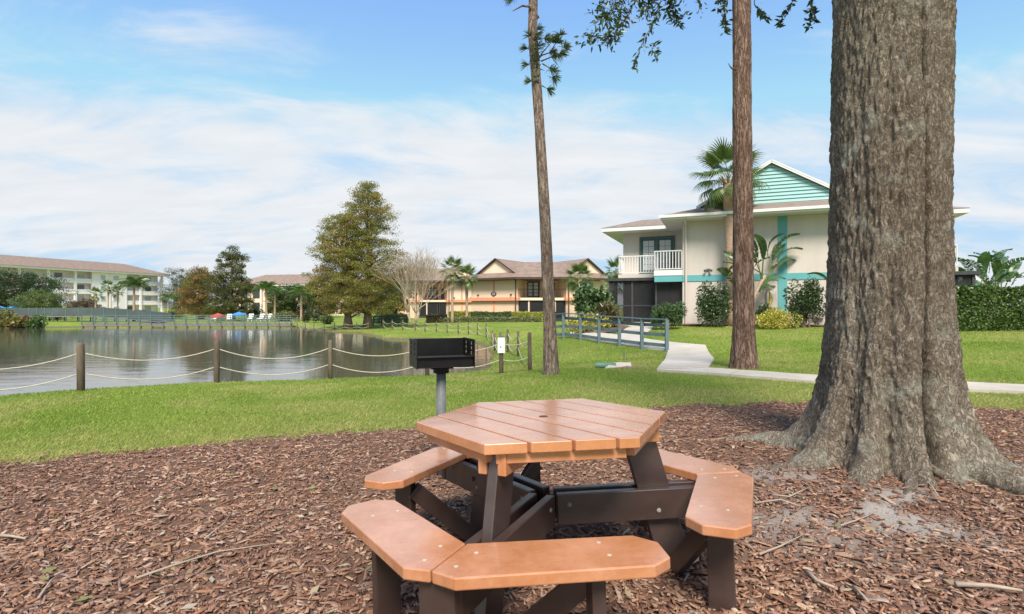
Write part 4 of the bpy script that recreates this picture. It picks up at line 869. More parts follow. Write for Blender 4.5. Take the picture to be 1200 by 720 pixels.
# ------------------------------------------------------------------ peach apartment building
PEACH = mat('peach_stucco', (.75, .54, .39), (.79, .58, .43), .5, .9, .1, .2, 40, .01)
PEACH2 = mat('peach_stucco_light', (.81, .62, .47), (.85, .66, .51), .5, .9, .1)
CORAL = mat('coral_paint', (.72, .30, .17), (.78, .36, .21), 2, .7, .2)
BROOF = mat('brown_roof', (.20, .145, .115), (.29, .22, .18), 1.5, .9, .1, .5, 12, .03)
DKBR = mat('dark_brown_paint', (.06, .035, .03), (.09, .055, .045), 3, .5, .3)
def peach_house(label, org, A0, A1, B0, B1, back, zg, sign, ze=4.75):
    root = thing('apartment_house', label, 'house', (*org, zg)); O = Vector((*org, zg)); sub = lambda P: [(p[0]-org[0], p[1]-org[1]) for p in P]
    mid = [A0, A1, (A1[0]+.9, A1[1]+2.5), (B0[0]-.9, B0[1]+2.5), B0, B1, (B1[0], back), (A0[0], back)]
    MB().prism(sub(mid), -.6, ze-.12-zg).build('wall', PEACH, root)
    hull = [A0, A1, B0, B1, (B1[0], back), (A0[0], back)]; o1 = offset_poly(hull, 1.15); i1 = offset_poly(hull, -1.3); i2 = offset_poly(hull, -4.0)
    mb = MB(); mb.prism(sub(o1), ze-.30-zg, ze-.05-zg); mb.build('eave', DKBR, root)
    mb = MB(); frustum(mb, sub(o1), ze-.048-zg, sub(i1), ze+.95-zg, False); frustum(mb, sub(i1), ze+.95-zg, sub(i2), ze+2.1-zg); mb.build('roof', BROOF, root)
    for nm, p0, p1 in (('a', A0, A1), ('b', B0, B1)):
        f = Facade(p0, p1, O); c_ = f.len/2; z0 = ze+.62
        tri = MB(); tri.add([f.pt(c_-2.6, z0, -.5), f.pt(c_+2.6, z0, -.5), f.pt(c_, z0+1.6, -.5), f.pt(c_-2.6, z0, -.6), f.pt(c_+2.6, z0, -.6), f.pt(c_, z0+1.6, -.6)], [(0, 1, 2), (5, 4, 3), (0, 3, 4, 1), (1, 4, 5, 2), (2, 5, 3, 0)]); tri.build('gable_wall', PEACH2, root)
        gr = MB(); gr.add([f.pt(c_-2.95, z0-.15, -.2), f.pt(c_, z0+1.76, -.2), f.pt(c_, z0+1.76, -8), f.pt(c_-2.95, z0-.15, -8), f.pt(c_+2.95, z0-.15, -.2), f.pt(c_+2.95, z0-.15, -8)], [(0, 1, 2, 3), (1, 4, 5, 2)]); gr.build('gable_roof', BROOF, root)
        for q in (-1, 1): MB().beam(f.pt(c_+q*2.95, z0-.2, -.19), f.pt(c_, z0+1.72, -.19), .06, .13).build('rake_board', DKBR, root)
        f.B('trim_band', CORAL, root, -.3, f.len+.3, 2.02, 2.36, .0, .35); f.B('wall_panel', PEACH2, root, .25, c_-.12, 2.4, ze-.35, .001, .05); f.B('wall_panel', PEACH2, root, c_+.12, f.len-.2, 2.4, ze-.35, .001, .05)
        f.B('trim_strip', CORAL, root, c_-.10, c_+.10, zg-.4, 2.015, .002, .06); f.B('trim_strip', CORAL, root, c_-.10, c_+.10, 2.365, ze-.31, .002, .06)
        f.B('downspout', DKBR, root, f.len-.12, f.len-.02, zg-.2, ze-.3, .37, .45) if nm == 'a' else f.B('downspout', DKBR, root, .02, .12, zg-.2, ze-.3, .37, .45)
        for q in (1.0, f.len-1.0): f.B('wall_lamp', DKBR, root, q, q+.18, 2.62, 2.8, .05, .2)
        if sign and nm == 'a':
            sg = MB(); n = 20; pp = [f.pt(c_+.40*math.cos(2*PI*i/n), 2.83+.29*math.sin(2*PI*i/n), .10) for i in range(n)]; pb = [q-f.n*.04 for q in pp]; sg.add(pp+pb, [tuple(range(n))]+[((i+1) % n, i, n+i, n+(i+1) % n) for i in range(n)])
            so_ = sg.build('number_sign', DARKF, root)
            cu = bpy.data.curves.new('sign_text', 'FONT'); cu.body = sign; cu.size = .46; cu.align_x = 'CENTER'; cu.align_y = 'CENTER'; cu.extrude = .005
            to = bpy.data.objects.new('tmp', cu); C.objects.link(to); dg = bpy.context.evaluated_depsgraph_get(); me = bpy.data.meshes.new_from_object(to.evaluated_get(dg)); bpy.data.objects.remove(to)
            me.materials.clear(); me.materials.append(WHITE); tt = link('sign_number', me, so_); tt.location = f.pt(c_, 2.83, .112); tt.rotation_euler = (PI/2, 0, math.atan2(f.d.y, f.d.x))
    r_ = Facade((A1[0]+.9, A1[1]+2.5), (B0[0]-.9, B0[1]+2.5), O); L_ = r_.len
    MB().prism(sub([A1, (A1[0]+.9, A1[1]+2.49), (B0[0]-.9, B0[1]+2.49), B0]), 2.05-zg, 2.35-zg).build('balcony_floor', PEACH2, root)
    g = Facade(A1, B0, O); rr_ = MB().beam(g.pt(.05, 3.35, -.08), g.pt(g.len-.05, 3.35, -.08), .06, .05).build('railing', DKBR, root)
    for i in range(19): MB().beam(g.pt(.05+(g.len-.1)*i/18, 2.35, -.08), g.pt(.05+(g.len-.1)*i/18, 3.33, -.08), .025, .025).build('baluster', DKBR, rr_)
    d_ = r_.B('door', DKBR, root, .25, 1.75, 2.36, 4.35, .002, .1)
    for i in range(2):
        for j in range(4): r_.B('pane', PALEGLASS, d_, .36+i*.68, .36+i*.68+.5, 2.6+j*.42, 2.6+j*.42+.34, .101, .11)
    w_ = r_.B('window', DKBR, root, 2.3, 3.6, 2.6, 4.2, .002, .08); r_.B('pane', GLASS, w_, 2.4, 3.5, 2.7, 4.1, .081, .09)
    for u0, u1 in ((.05, 1.2), (1.35, 3.0), (3.15, 4.3), (4.4, g.len-.05)):
        s_ = g.B('porch_screen', DARKF, root, u0, u1, zg, 2.04, -.3, -.2); g.B('pane', DKGLASS, s_, u0+.1, u1-.1, zg+.3, 1.95, -.199, -.19)
    g.B('porch_post', PEACH2, root, 1.2, 1.34, zg-.3, 2.045, -.32, -.16); g.B('porch_post', PEACH2, root, 4.31, 4.39, zg-.3, 2.045, -.32, -.16)
    return root
peach_house('peach two storey apartment house with brown gabled roof and oval number sign', (0.7, 62.3), (-5.0, 66.0), (.7, 62.3), (6.3, 62.3), (12.2, 66.0), 78, -.45, '28')
peach_house('peach apartment house with coral band partly hidden behind the bare pale tree', (-14, 84), (-19.5, 86), (-14.5, 83), (-10, 83), (-5.8, 85.5), 95, -.45, None, 5.4)
# ------------------------------------------------------------------ white four storey building
FARW = mat('white_stucco', (.88, .80, .80), (.91, .84, .84), .3, .9, .1); FARB = mat('cream_gallery_wall', (.86, .77, .765), (.89, .81, .80), .3, .9, .1)
wf0 = Facade((-124, 74), (-98, 150)); ORG = Vector((-98, 150, -.6)); wf = Facade((-124, 74), (-98, 150), ORG)
wb = thing('apartment_block', 'long white four storey apartment block with brown roof across the lake', 'building', ORG)
zg = -.6; FH = 2.62; LN = wf.len
wf.B('back_wall', FARB, wb, 0, LN-.3, zg, 9.9, -12, -1.3)
cols_px = [22, 56, 88, 108.5, 147, 164.5, 189.5]; cs = [0.0, 14]+[wf0.px(p) for p in cols_px]; fl0, fl1 = wf0.px(109.5), wf0.px(146)
wf.B('flat_wall', FARW, wb, fl0, fl1, zg, 9.88, -1.25, .25)
for fl in range(1, 4):
    z_ = zg+fl*FH
    for a, b_ in ((0, fl0-.01), (fl1+.01, LN)):
        wf.B('floor_slab', FARW, wb, a, b_, z_-.18, z_+.12, -1.29, .1)
for i in range(len(cs)):
    if cs[i] < LN+1: wf.B('column', FARW, wb, cs[i]-.25, cs[i]+.25, zg, 9.89, -.15, .28)
for i in range(len(cs)-1):
    a, b_ = cs[i]+.26, cs[i+1]-.26
    if a > fl0-1 and b_ < fl1+1: continue
    for fl in range(4):
        z_ = zg+fl*FH
        if fl: wf.B('balcony_rail', FARW, wb, a, b_, z_+.121, z_+.95, .0, .05)
        nw = max(1, int((b_-a)/3.6))
        for k_ in range(nw):
            c_ = a+(b_-a)*(k_+.5)/nw; q = wf.B('window', FARW, wb, c_-.95, c_+.95, z_+.15, z_+2.2, -1.29, -1.22); wf.B('pane', PALEGLASS if (k_+fl+i) % 3 else GLASS, q, c_-.85, c_+.85, z_+.22, z_+2.12, -1.219, -1.20)
for p0, p1 in ((116.5, 123), (131.5, 139)):
    u0, u1 = wf0.px(p0), wf0.px(p1)
    for fl in range(4): z_ = zg+fl*FH; q = wf.B('window', FARW, wb, u0, u1, z_+.8, z_+2.1, .251, .33); wf.B('pane', PALEGLASS, q, u0+.12, u1-.12, z_+.9, z_+2.0, .331, .35)
u_ = wf0.px(128); wf.B('downspout', FARB, wb, u_-.15, u_+.15, zg, 9.8, .252, .4)
wf.B('eave', FARW, wb, -1, LN+1.2, 9.9, 10.35, -13, 1.4)
mb = MB(); q = [wf.pt(-1.2, 10.352, 1.6), wf.pt(LN+1.4, 10.352, 1.6), wf.pt(LN+1.4, 10.352, -13), wf.pt(-1.2, 10.352, -13), wf.pt(-1.2, 13.0, -5.7), wf.pt(LN-6.5, 13.0, -5.7)]
mb.add(q, [(0, 1, 5, 4), (1, 2, 5), (2, 3, 4, 5), (3, 0, 4)]); mb.build('roof', BROOF, wb)
# brown roofed resort building behind the cypress
f = Facade((-58, 112), (-33, 106)); ORG = Vector((-45, 109, -.4)); f = Facade((-58, 112), (-33, 106), ORG); rb_ = thing('resort_building', 'low cream building with brown roof and coral posts behind the lakeside cypress', 'building', ORG)
f.B('wall', PEACH2, rb_, 0, f.len, -.6, 5.6, -9, 0); f.B('eave', FARW, rb_, -.8, f.len+.8, 5.6, 5.9, -9.5, .9)
mb = MB(); mb.add([f.pt(-1, 5.902, 1), f.pt(f.len+1, 5.902, 1), f.pt(f.len+1, 5.902, -10), f.pt(-1, 5.902, -10), f.pt(4, 8.2, -4.5), f.pt(f.len-4, 8.2, -4.5)], [(0, 1, 5, 4), (1, 2, 5), (2, 3, 4, 5), (3, 0, 4)]); mb.build('roof', BROOF, rb_)
for i in range(9):
    u_ = 1+i*2.9; f.B('post', FARW, rb_, u_-.1, u_+.1, -.4, 5.59, .3, .6)
    for z_ in (0, 2.9): q = f.B('window', DKBR, rb_, u_+.6, u_+2.2, z_+.2, z_+2.2, .002, .08); f.B('pane', GLASS, q, u_+.7, u_+2.1, z_+.3, z_+2.1, .081, .1)
# distant teal gabled house right of the villa
q = at(1131, 333, 60); th_ = thing('distant_house', 'distant grey teal gabled house seen past the hedge', 'house', (q.x, q.y, .3)); MB().box(-4, 4, 0, 6, -.5, 2.2).build('wall', STUCCO, th_)
vprism(MB(), [(-4.4, 2.2), (4.4, 2.2), (0, 4.4)], -.2, 6.2).build('gable', TEALB, th_)
for s_ in (-1, 1): MB().beam((s_*4.7, -.4, 2.1), (0, -.4, 4.55), .3, .22).build('rake_board', WHITE, th_)
MB().box(-.6, .6, -.25, -.201, 2.6, 3.4).build('vent', WHITE, th_)
# ------------------------------------------------------------------ bridge railing beside the footpath
RAIL = mat('blue_grey_rail_paint', (.105, .155, .175), (.15, .205, .225), 4, .6, .3, .25, 25, .006)
a_, b2_ = Vector((4.9, 16.95)), Vector((1.95, 21.7)); ORG = gp(*a_)
fence = thing('railing_fence', 'blue grey wooden post and rail fence along the concrete footpath', 'fence', ORG)
ps = []
for i in range(7):
    q = a_.lerp(b2_, i/5.2); z_ = gz(*q)+.02; ps.append(Vector((q.x, q.y, z_))-ORG)
for i, p in enumerate(ps): MB().box(p.x-.055, p.x+.055, p.y-.055, p.y+.055, p.z-.25, p.z+.98).build('post', RAIL, fence, .006)
for i in range(6):
    for hz_ in (.80, .50, .16): MB().beam(ps[i]+Vector((.07, .045, hz_)), ps[i+1]+Vector((.07, .045, hz_+random.uniform(-.015, .015))), .035, .11).build('rail', RAIL, fence, .004)
    MB().beam(ps[i]+Vector((0, 0, 1.0)), ps[i+1]+Vector((0, 0, 1.0)), .13, .036).build('top_rail', RAIL, fence, .004)
# ------------------------------------------------------------------ rope fences
POST = mat('weathered_post', (.085, .062, .045), (.20, .16, .12), 6, .9, .1, .6, 30, .008, (1, 1, .3)); ROPE = mat('pale_rope', (.46, .40, .31), (.60, .54, .44), 30, .9, .1, .5, 120, .004)
def rope_fence(label, spots, hgt=.88):
    ORG = gp(*spots[0]); root = thing('rope_fence', label, 'fence', ORG); tops = []
    for i, (x, y) in enumerate(spots):
        g_ = gp(x, y)-ORG; h_ = hgt*random.uniform(.96, 1.04); ln_ = Vector((random.gauss(0, .012), random.gauss(0, .012), 0)); r_ = (.058 if y < 11.8 and x < -3 else .05 if y < 13 else .04)*random.uniform(.92, 1.1)
        MB().tube([g_-Vector((0, 0, .3)), g_+ln_*.5+Vector((0, 0, h_*.5)), g_+ln_+Vector((0, 0, h_-.03)), g_+ln_+Vector((0, 0, h_))], [r_, r_, r_*.97, r_*.6], 12).build('post', POST, root, smooth=True)
        tops.append((g_, h_))
    for i in range(len(tops)-1):
        for fr in (.80, .38):
            a, b_ = tops[i][0]+Vector((0, 0, tops[i][1]*fr)), tops[i+1][0]+Vector((0, 0, tops[i+1][1]*fr)); sg = min(.28, .085*(b_-a).length+.02)*random.uniform(.85, 1.15)
            MB().tube([a.lerp(b_, k/12)-Vector((0, 0, sg*4*(k/12)*(1-k/12))) for k in range(13)], 0.0098 if a.y+ORG.y < 15 else .016, 6).build('rope', ROPE, root, smooth=True)
    return root, tops
pxd = [(-330, 7.4), (-95, 8.8), (95, 9.9), (254, 11.3), (387, 12.3), (501, 12.7), (587.5, 12.6), (621, 12.4), (607, 18.6), (595, 21), (586, 23.5), (580, 26.5), (577, 30), (570, 34.5), (559.6, 37.6), (549, 39), (537, 40), (524, 41), (511.6, 42), (498, 43), (486.7, 44.5), (472, 46), (459.7, 47.5), (449, 49.5)]
rf, tops = rope_fence('rope fence of weathered round posts round the near lake edge', [((p-600)/F*d, d) for p, d in pxd])
q = tops[6][0]; PAPER = mat('white_notice', (.78, .78, .8), (.7, .71, .74), 9, .5)
nt_o = MB().box(q.x-.085, q.x+.085, q.y-.085, q.y-.068, .50+q.z, .86+q.z).build('notice', PAPER, rf); nt_o['label'] = 'white notice fixed on fence post'
MB().box(q.x-.03, q.x+.0, q.y-.088, q.y-.0855, .63+q.z, .655+q.z).build('notice_mark', DARKF, nt_o)
rope_fence('low rope fence of pale posts on the far grassy point near the boardwalk', [((p-600)/F*d, d) for p, d in ((432, 49), (418, 48.6), (404, 48.9), (392, 49.5), (380, 50.5), (368, 53), (358, 56), (349, 59), (342, 62))], .7)
# dark rail fence behind the cypress
ORG = gp(-15.2, 56); df = thing('rail_fence', 'dark green rail fence beneath the big cypress', 'fence', ORG); pp = [gp(-15.5+i*.95, 56.6-i*.35)-ORG for i in range(6)]
for p in pp: MB().box(p.x-.05, p.x+.05, p.y-.05, p.y+.05, p.z-.2, p.z+1.05).build('post', DTEAL, df)
for i in range(5):
    for z_ in (.35, .65, .98): MB().beam(pp[i]+Vector((0, .06, z_)), pp[i+1]+Vector((0, .06, z_)), .04, .12).build('rail', DTEAL, df)
# ------------------------------------------------------------------ boardwalk and footbridge over the lake
DECK = mat('grey_deck_board', (.15, .145, .135), (.22, .21, .2), 4, .8, .2); GREENR = mat('grey_green_rail', (.085, .135, .13), (.12, .175, .165), 3, .6, .3)
X0, X1, DY = (104-600)/F*60.5, (345-600)/F*60.5, 60.5
bw_ = thing('boardwalk', 'long grey boardwalk with green railing on the far lake shore', 'boardwalk', (X0, DY, WL)); Lb = X1-X0
me = MB().box(-.62, .62, -.9, .9, .36, .42).mesh('deck_board_bay', DECK)
nbay = 18; bl = Lb/nbay
for i in range(nbay):
    o_ = link('deck_bay', me, bw_); o_.location = ((i+.5)*bl, 0, 0); o_.scale = ((bl-.03)/1.24, 1, 1)
MB().box(0, Lb, -.95, -.905, .14, .41).build('fascia', DECK, bw_)
pm = MB().box(-.035, .035, -.035, .035, .30, 1.30).mesh('rail_post', GREENR); pm2 = MB().tube([(0, 0, -.6), (0, 0, .35)], .09, 8).mesh('piling', POST)
for i in range(nbay+1):
    for yy in (-1.0, .97): o_ = link('rail_post', pm, bw_); o_.location = (i*bl, yy, 0)
    o_ = link('piling', pm2, bw_); o_.location = (i*bl, -.8, 0)
for yy in (-1.0, .97):
    for z_ in (.62, .85, 1.08, 1.33): MB().box(0, Lb, yy-.03, yy+.03, z_-.025, z_+.02).build('rail', GREENR, bw_)
SCRN = mat('grey_green_windscreen', (.07, .092, .095), (.10, .125, .128), .6, .8, .1)
fb_pts = [at(-40, 371, 64), at(34, 370.5, 66), at(62, 370.5, 66.5), at(108, 370, 67), at(150, 373, 66), at(190, 377, 64.5)]
ORG = fb_pts[1].copy(); fbd = thing('footbridge', 'footbridge with grey green screened railing left of the boardwalk', 'bridge', ORG)
for i in range(len(fb_pts)-1):
    a, b_ = fb_pts[i]-ORG, fb_pts[i+1]-ORG; MB().beam(a+Vector((0, .9, -.08)), b_+Vector((0, .9, -.08)), 1.9, .14).build('deck', DECK, fbd)
    for k in range(3):
        p, q = a.lerp(b_, k/3), a.lerp(b_, (k+1)/3)
        for yy in (0, 1.8): MB().beam(p+Vector((.04, yy, .52)), q+Vector((-.04, yy, .52)), .03, .95).build('screen_panel', SCRN, fbd)
        g_ = gz(p.x+ORG.x, p.y+ORG.y)-ORG.z
        for yy in (0, 1.8): MB().beam(p+Vector((0, yy, min(g_, -1.2)-.2)), p+Vector((0, yy, 1.05)), .09, .09).build('post', GREENR, fbd)
# ------------------------------------------------------------------ lakeside trees
CYP = [(.20, .21, .05), (.26, .245, .065), (.15, .17, .045), (.33, .22, .075), (.37, .22, .085)]
cy = lambda t: (min(1, (t+.3)*2.2)*(1-t)**.52+.05)*(1+.12*math.sin(t*17))
tree('cypress_tree', 'tallest bald cypress with rusty green crown on the far lake point', T(431, 51), 13.9, 4.2, .36, cy, CYP, 560, 120, .14, .12, .17, .42, None, None, [.36, .30, .18, .09, .07], .4, 0, 'tree', .96)
tree('cypress_tree', 'rounder olive brown cypress leaning left beside the tallest cypress', T(408, 50.5), 10.9, 3.8, .36, lambda t: min(1, (t+.2)*2.2)*(1-t)**.5+.08, CYP, 460, 120, .14, .14, .17, .42, None, None, [.34, .30, .14, .13, .09], .4, -.8, 'tree', .9)
tree('cypress_tree', 'dark green cypress behind the boardwalk with pointed crown', T(272, 74), 10.2, 3.4, .35, cy, [(.10, .115, .032), (.13, .135, .04), (.075, .09, .028)], 240, 140, .19, .1, .2, .6, None, None, None, .4, 0, 'tree', .95)
tree('cypress_tree', 'orange brown autumn cypress left of the dark green one', T(236, 77), 7.4, 3.3, .3, lambda t: min(1, (t+.3)*2.2)*(1-t)**.45+.08, [(.27, .165, .06), (.33, .19, .08), (.19, .16, .05), (.15, .16, .04)], 200, 130, .19, .08, .22, .6, None, None, None, .4)
rnd_ = lambda t: math.sqrt(max(.05, 1-(2*t-1)**2*.9))
DG = [(.045, .075, .028), (.065, .10, .038), (.034, .06, .022)]
tree('oak_tree', 'broad dark green tree in front of the white apartment block', T(4, 88), 7.6, 7.6, .4, rnd_, DG, 260, 150, .24, .12, .16, .6)
tree('leafy_tree', 'small light green tree above the footbridge', T(44, 72), 3.9, 2.7, .16, rnd_, [(.14, .19, .06), (.11, .16, .05), (.17, .2, .08)], 120, 110, .16, .2, .22, .6)
for px, d, h, r_, lb in ((207, 152, 12.5, 5.5, 'dark tree right beside the end of the white block'), (226, 130, 9.0, 4.6, 'dark tree behind the orange cypress'), (345, 96, 5.6, 3.6, 'dark tree before the brown roofed building'), (328, 92, 4.4, 2.4, 'mid green tree between the lakeside palms'), (374, 88, 6.0, 3.0, 'mid green tree left of the big cypress trunks'), (455, 74, 5.4, 2.8, 'olive tree between the cypress and the bare tree'), (100, 100, 3.0, 2.4, 'small bare brownish tree below the white balconies')):
    tree('leafy_tree', lb, T(px, d), h, r_, .22, rnd_, DG if 'dark' in lb else ([(.10, .13, .045), (.13, .15, .05), (.08, .11, .04)] if 'green' in lb or 'olive' in lb else [(.22, .17, .13), (.17, .13, .1)]), 130, 110, .24, .08, .24, .65)
# bare crape myrtle
cmz = T(484, 50); cmt = thing('crape_myrtle', 'leafless pale vase shaped tree in front of the peach house', 'tree', cmz); mb = MB(); mt_ = MB()
def grow(p, d, ln_, r_, lev):
    q = p+d*ln_; (mb if lev < 2 else mt_).tube([p, p.lerp(q, .5)+Vector((random.gauss(0, .04), random.gauss(0, .04), 0))*ln_, q], [r_, r_*.85, r_*.7], 6 if lev < 2 else 3)
    if lev >= 6: return
    for _ in range((3, 3, 3, 3, 2, 2)[lev]):
        e = (d*1.15+Vector((random.gauss(0, .33), random.gauss(0, .33), random.gauss(.08, .14)))).normalized(); grow(q, e, ln_*random.uniform(.72, .92), max(.010, r_*.58), lev+1)
for i in range(5): a = i*PI/2.5+random.uniform(-.2, .2); grow(Vector((math.cos(a)*.10, math.sin(a)*.10, -.1)), Vector((math.cos(a)*.36, math.sin(a)*.36, 1)).normalized(), 1.6, .085, 0)
mb.build('trunk', PALE, cmt, smooth=True); mt_.build('twigs', mat('pale_twigs', (.30, .245, .18), (.38, .31, .235), 4, .9, .1), cmt)
# ------------------------------------------------------------------ palms
palm('cabbage_palm', 'cabbage palm with fan fronds beside the villa wall behind the pine trunk', T(857, 23.6), 6.4, 1.62, .24, 'fan', 36, None, (-.12, 0))
gy_ = (255-360)
palm('cabbage_palm', 'fan palm in front of the right wing of the peach house', T(678, 57), 4.6, 1.75, .17, 'fan', 30, None, (.15, 0))
palm('cabbage_palm', 'taller of two fan palms left of the peach house', T(530, 58), 5.7, 1.5, .17, 'fan', 26); palm('cabbage_palm', 'shorter of two fan palms left of the peach house', T(547, 60), 5.0, 1.5, .17, 'fan', 26)
palm('cabbage_palm', 'fan palm glimpsed between the peach house and the villa', T(722, 48), 4.6, 1.3, .15, 'fan', 24); palm('cabbage_palm', 'low fan palm glimpsed left of the villa balcony', T(721, 44), 3.2, 1.1, .13, 'fan', 20)
palm('queen_palm', 'queen palm with drooping feather fronds by the boardwalk', T(157, 68), 4.4, 2.0, .16, 'feather', 22)
palm('fan_palm', 'shortest slim palm against the white block', T(112, 76), 3.5, 1.1, .13, 'fan', 20); palm('fan_palm', 'tallest slim palm against the white block', T(127, 90), 5.0, 1.25, .14, 'fan', 20); palm('fan_palm', 'slim palm right of the tallest one against the white block', T(138, 92), 4.3, 1.2, .13, 'fan', 18)
palm('queen_palm', 'palm with pale trunk just right of the dark cypress', T(312, 72), 4.2, 1.8, .15, 'feather', 20); palm('queen_palm', 'palm between the cypress and the brown roofed building', T(322, 78), 3.8, 1.7, .15, 'feather', 18); palm('queen_palm', 'palm with pale trunk left of the cypress pair', T(353, 70), 3.6, 1.8, .15, 'feather', 18); palm('queen_palm', 'bluish palm at the right end of the white block', T(197, 98), 3.2, 1.7, .16, 'feather', 16)
# white bird of paradise plants
def bop(label, loc, stems, sc, group=None):
    root = thing('bird_of_paradise', label, 'plant', loc)
    k = 0
    for (bx, by, tx, ty, h, nl) in stems:
        pts = [(bx+(tx-bx)*(i/6)**1.3, by+(ty-by)*(i/6)**1.3, h*i/6-(.1 if i == 0 else 0)) for i in range(7)]; MB().tube(pts, [.10, .085, .08, .075, .075, .08, .06], 9).build('stem', PALMT, root, smooth=True)
        for i in range(nl):
            a = (0 if i % 2 else PI)+random.gauss(0, .45)+.2; t_ = i/max(1, nl-1); el = R(82-t_*62)+random.gauss(0, .08); o_ = link('leaf', PAD[k % 4], root); k += 1
            s_ = sc*random.uniform(.85, 1.15); ang = Vector((math.cos(a)*math.cos(el), math.sin(a)*math.cos(el), math.sin(el))); o_.location = Vector(pts[-1])+ang*.5*s_; o_.rotation_euler = (random.gauss(0, .5), -el, a); o_.scale = (s_, s_, s_)
    return root
q = T(871, 22.8); bp1 = bop('leaning bird of paradise plant with torn paddle leaves by the teal stripe', q, [(0, 0, 1.0, .15, 2.2, 13), (-.15, .1, .25, .2, 1.2, 7)], 1.4)
me = paddle_leaf(77, 1.0, .3); me.color_attributes['Col'].data.foreach_set('color', np.tile(np.array([.42, .34, .08, 1], np.float32), len(me.vertices)))
o_ = link('withered_leaf', me, bp1); o_.location = (1.05, -.1, 1.55); o_.rotation_euler = (.2, 1.45, .5); o_.scale = (.9, .9, .9); o_['label'] = 'yellow withered leaf hanging down'
bop('bird of paradise plant with broad leaves behind the right hedge', T(1158, 33), [(0, 0, -.5, 0, 1.5, 9), (.3, .2, .9, .2, 1.4, 9), (-.2, .2, .2, 0, 2.0, 8)], 2.0)
bop('bird of paradise partly hidden by the oak trunk at the villa wall', T(985, 21.3), [(0, 0, .1, .1, 1.3, 7)], 1.0)
# ------------------------------------------------------------------ shrubs and hedges
GRN = [(.06, .08, .025), (.06, .105, .032), (.032, .058, .02), (.08, .13, .045)]; YEL = [(.58, .50, .08), (.45, .42, .07), (.20, .24, .05), (.66, .56, .14)]; DKG = [(.04, .068, .027), (.06, .10, .038), (.085, .13, .05)]
bush('green_shrub', 'dark leafy shrub beside the villa downspout', T(838, 22.9), .95, .6, 1.75, DKG, 3600, .12); bush('green_shrub', 'dark leafy shrub at the villa wall right of the teal stripe', T(948, 21.6), 1.0, .6, 1.75, DKG, 3800, .11)
bush('croton_shrub', 'yellow variegated croton at the villa wall', T(912, 21.3), 1.05, .5, .78, YEL, 3600, .085, None, None, .4, None, 12)
bush('green_shrub', 'round dark shrub just behind the yellow croton', T(893, 22.0), .55, .4, .9, DKG, 1500, .09)
bush('green_shrub', 'glossy broad leaved shrub before the screened porch', T(698, 27), 1.3, .8, 1.95, [(.07, .13, .045), (.10, .18, .065), (.05, .095, .035), (.18, .26, .12)], 3200, .24, None, None, .6)
bush('feathery_shrub', 'bright green feathery shrub beside the porch corner', T(782, 22.6), .75, .5, 1.05, [(.07, .13, .045), (.10, .165, .06), (.05, .095, .035)], 2600, .17, None, None, .22)
bush('croton_shrub', 'low yellow croton bed beside the railing', T(690, 24.3), 1.1, .5, .78, YEL+[(.1, .14, .035)], 2600, .10, None, None, .45); bush('croton_shrub', 'small yellow croton close to the railing posts', T(683, 22.4), .6, .4, .55, YEL+[(.09, .12, .03)], 1400, .10, None, None, .45)
bush('ti_plant', 'brownish ti plant with strappy leaves left of the porch', T(712, 25), .6, .4, 1.25, [(.10, .075, .04), (.13, .10, .05), (.07, .08, .03), (.2, .17, .07)], 1100, .34, None, None, .16)
hedge('clipped_hedge', 'tall clipped green hedge right of the oak trunk', (14.3, 19.1), (27, 17.6), 1.3, 1.5, [(.075, .135, .032), (.105, .175, .042), (.14, .21, .055), (.05, .095, .026)], 1150, .095)
for p0, p1, pl, lb, h in ((526, 552, [(.60, .56, .11), (.42, .44, .09), (.25, .30, .06)], 'yellow green hedge left of the peach house walls', 1.15), (552, 599, [(.10, .15, .045), (.13, .19, .055)], 'dark green hedge under the oval number sign', 1.1), (599, 637, [(.60, .56, .11), (.42, .44, .09), (.25, .30, .06)], 'yellow green hedge under the peach balcony', 1.1), (637, 652, [(.09, .04, .03), (.12, .06, .04), (.06, .05, .025)], 'maroon shrub hedge right of the yellow hedge', 1.05), (452, 478, [(.09, .13, .04), (.14, .18, .06)], 'green hedge left of the bare pale tree', 1.05), (500, 524, [(.10, .06, .045), (.07, .05, .035), (.06, .075, .03)], 'brownish hedge behind the bare pale tree', .9)):
    d = 60.5; hedge('house_hedge', lb, ((p0-600)/F*d, d), ((p1-600)/F*d-.03, d), .9, h, pl, 800, .12, 'hedges along the peach houses')
hedge('low_planting', 'low pale green planting row in front of the hedges', ((520-600)/F*59.3, 59.3), ((634-600)/F*59.3, 59.3), .6, .5, [(.19, .23, .11), (.14, .18, .08), (.25, .27, .15)], 600, .11, None, None, 'planting')
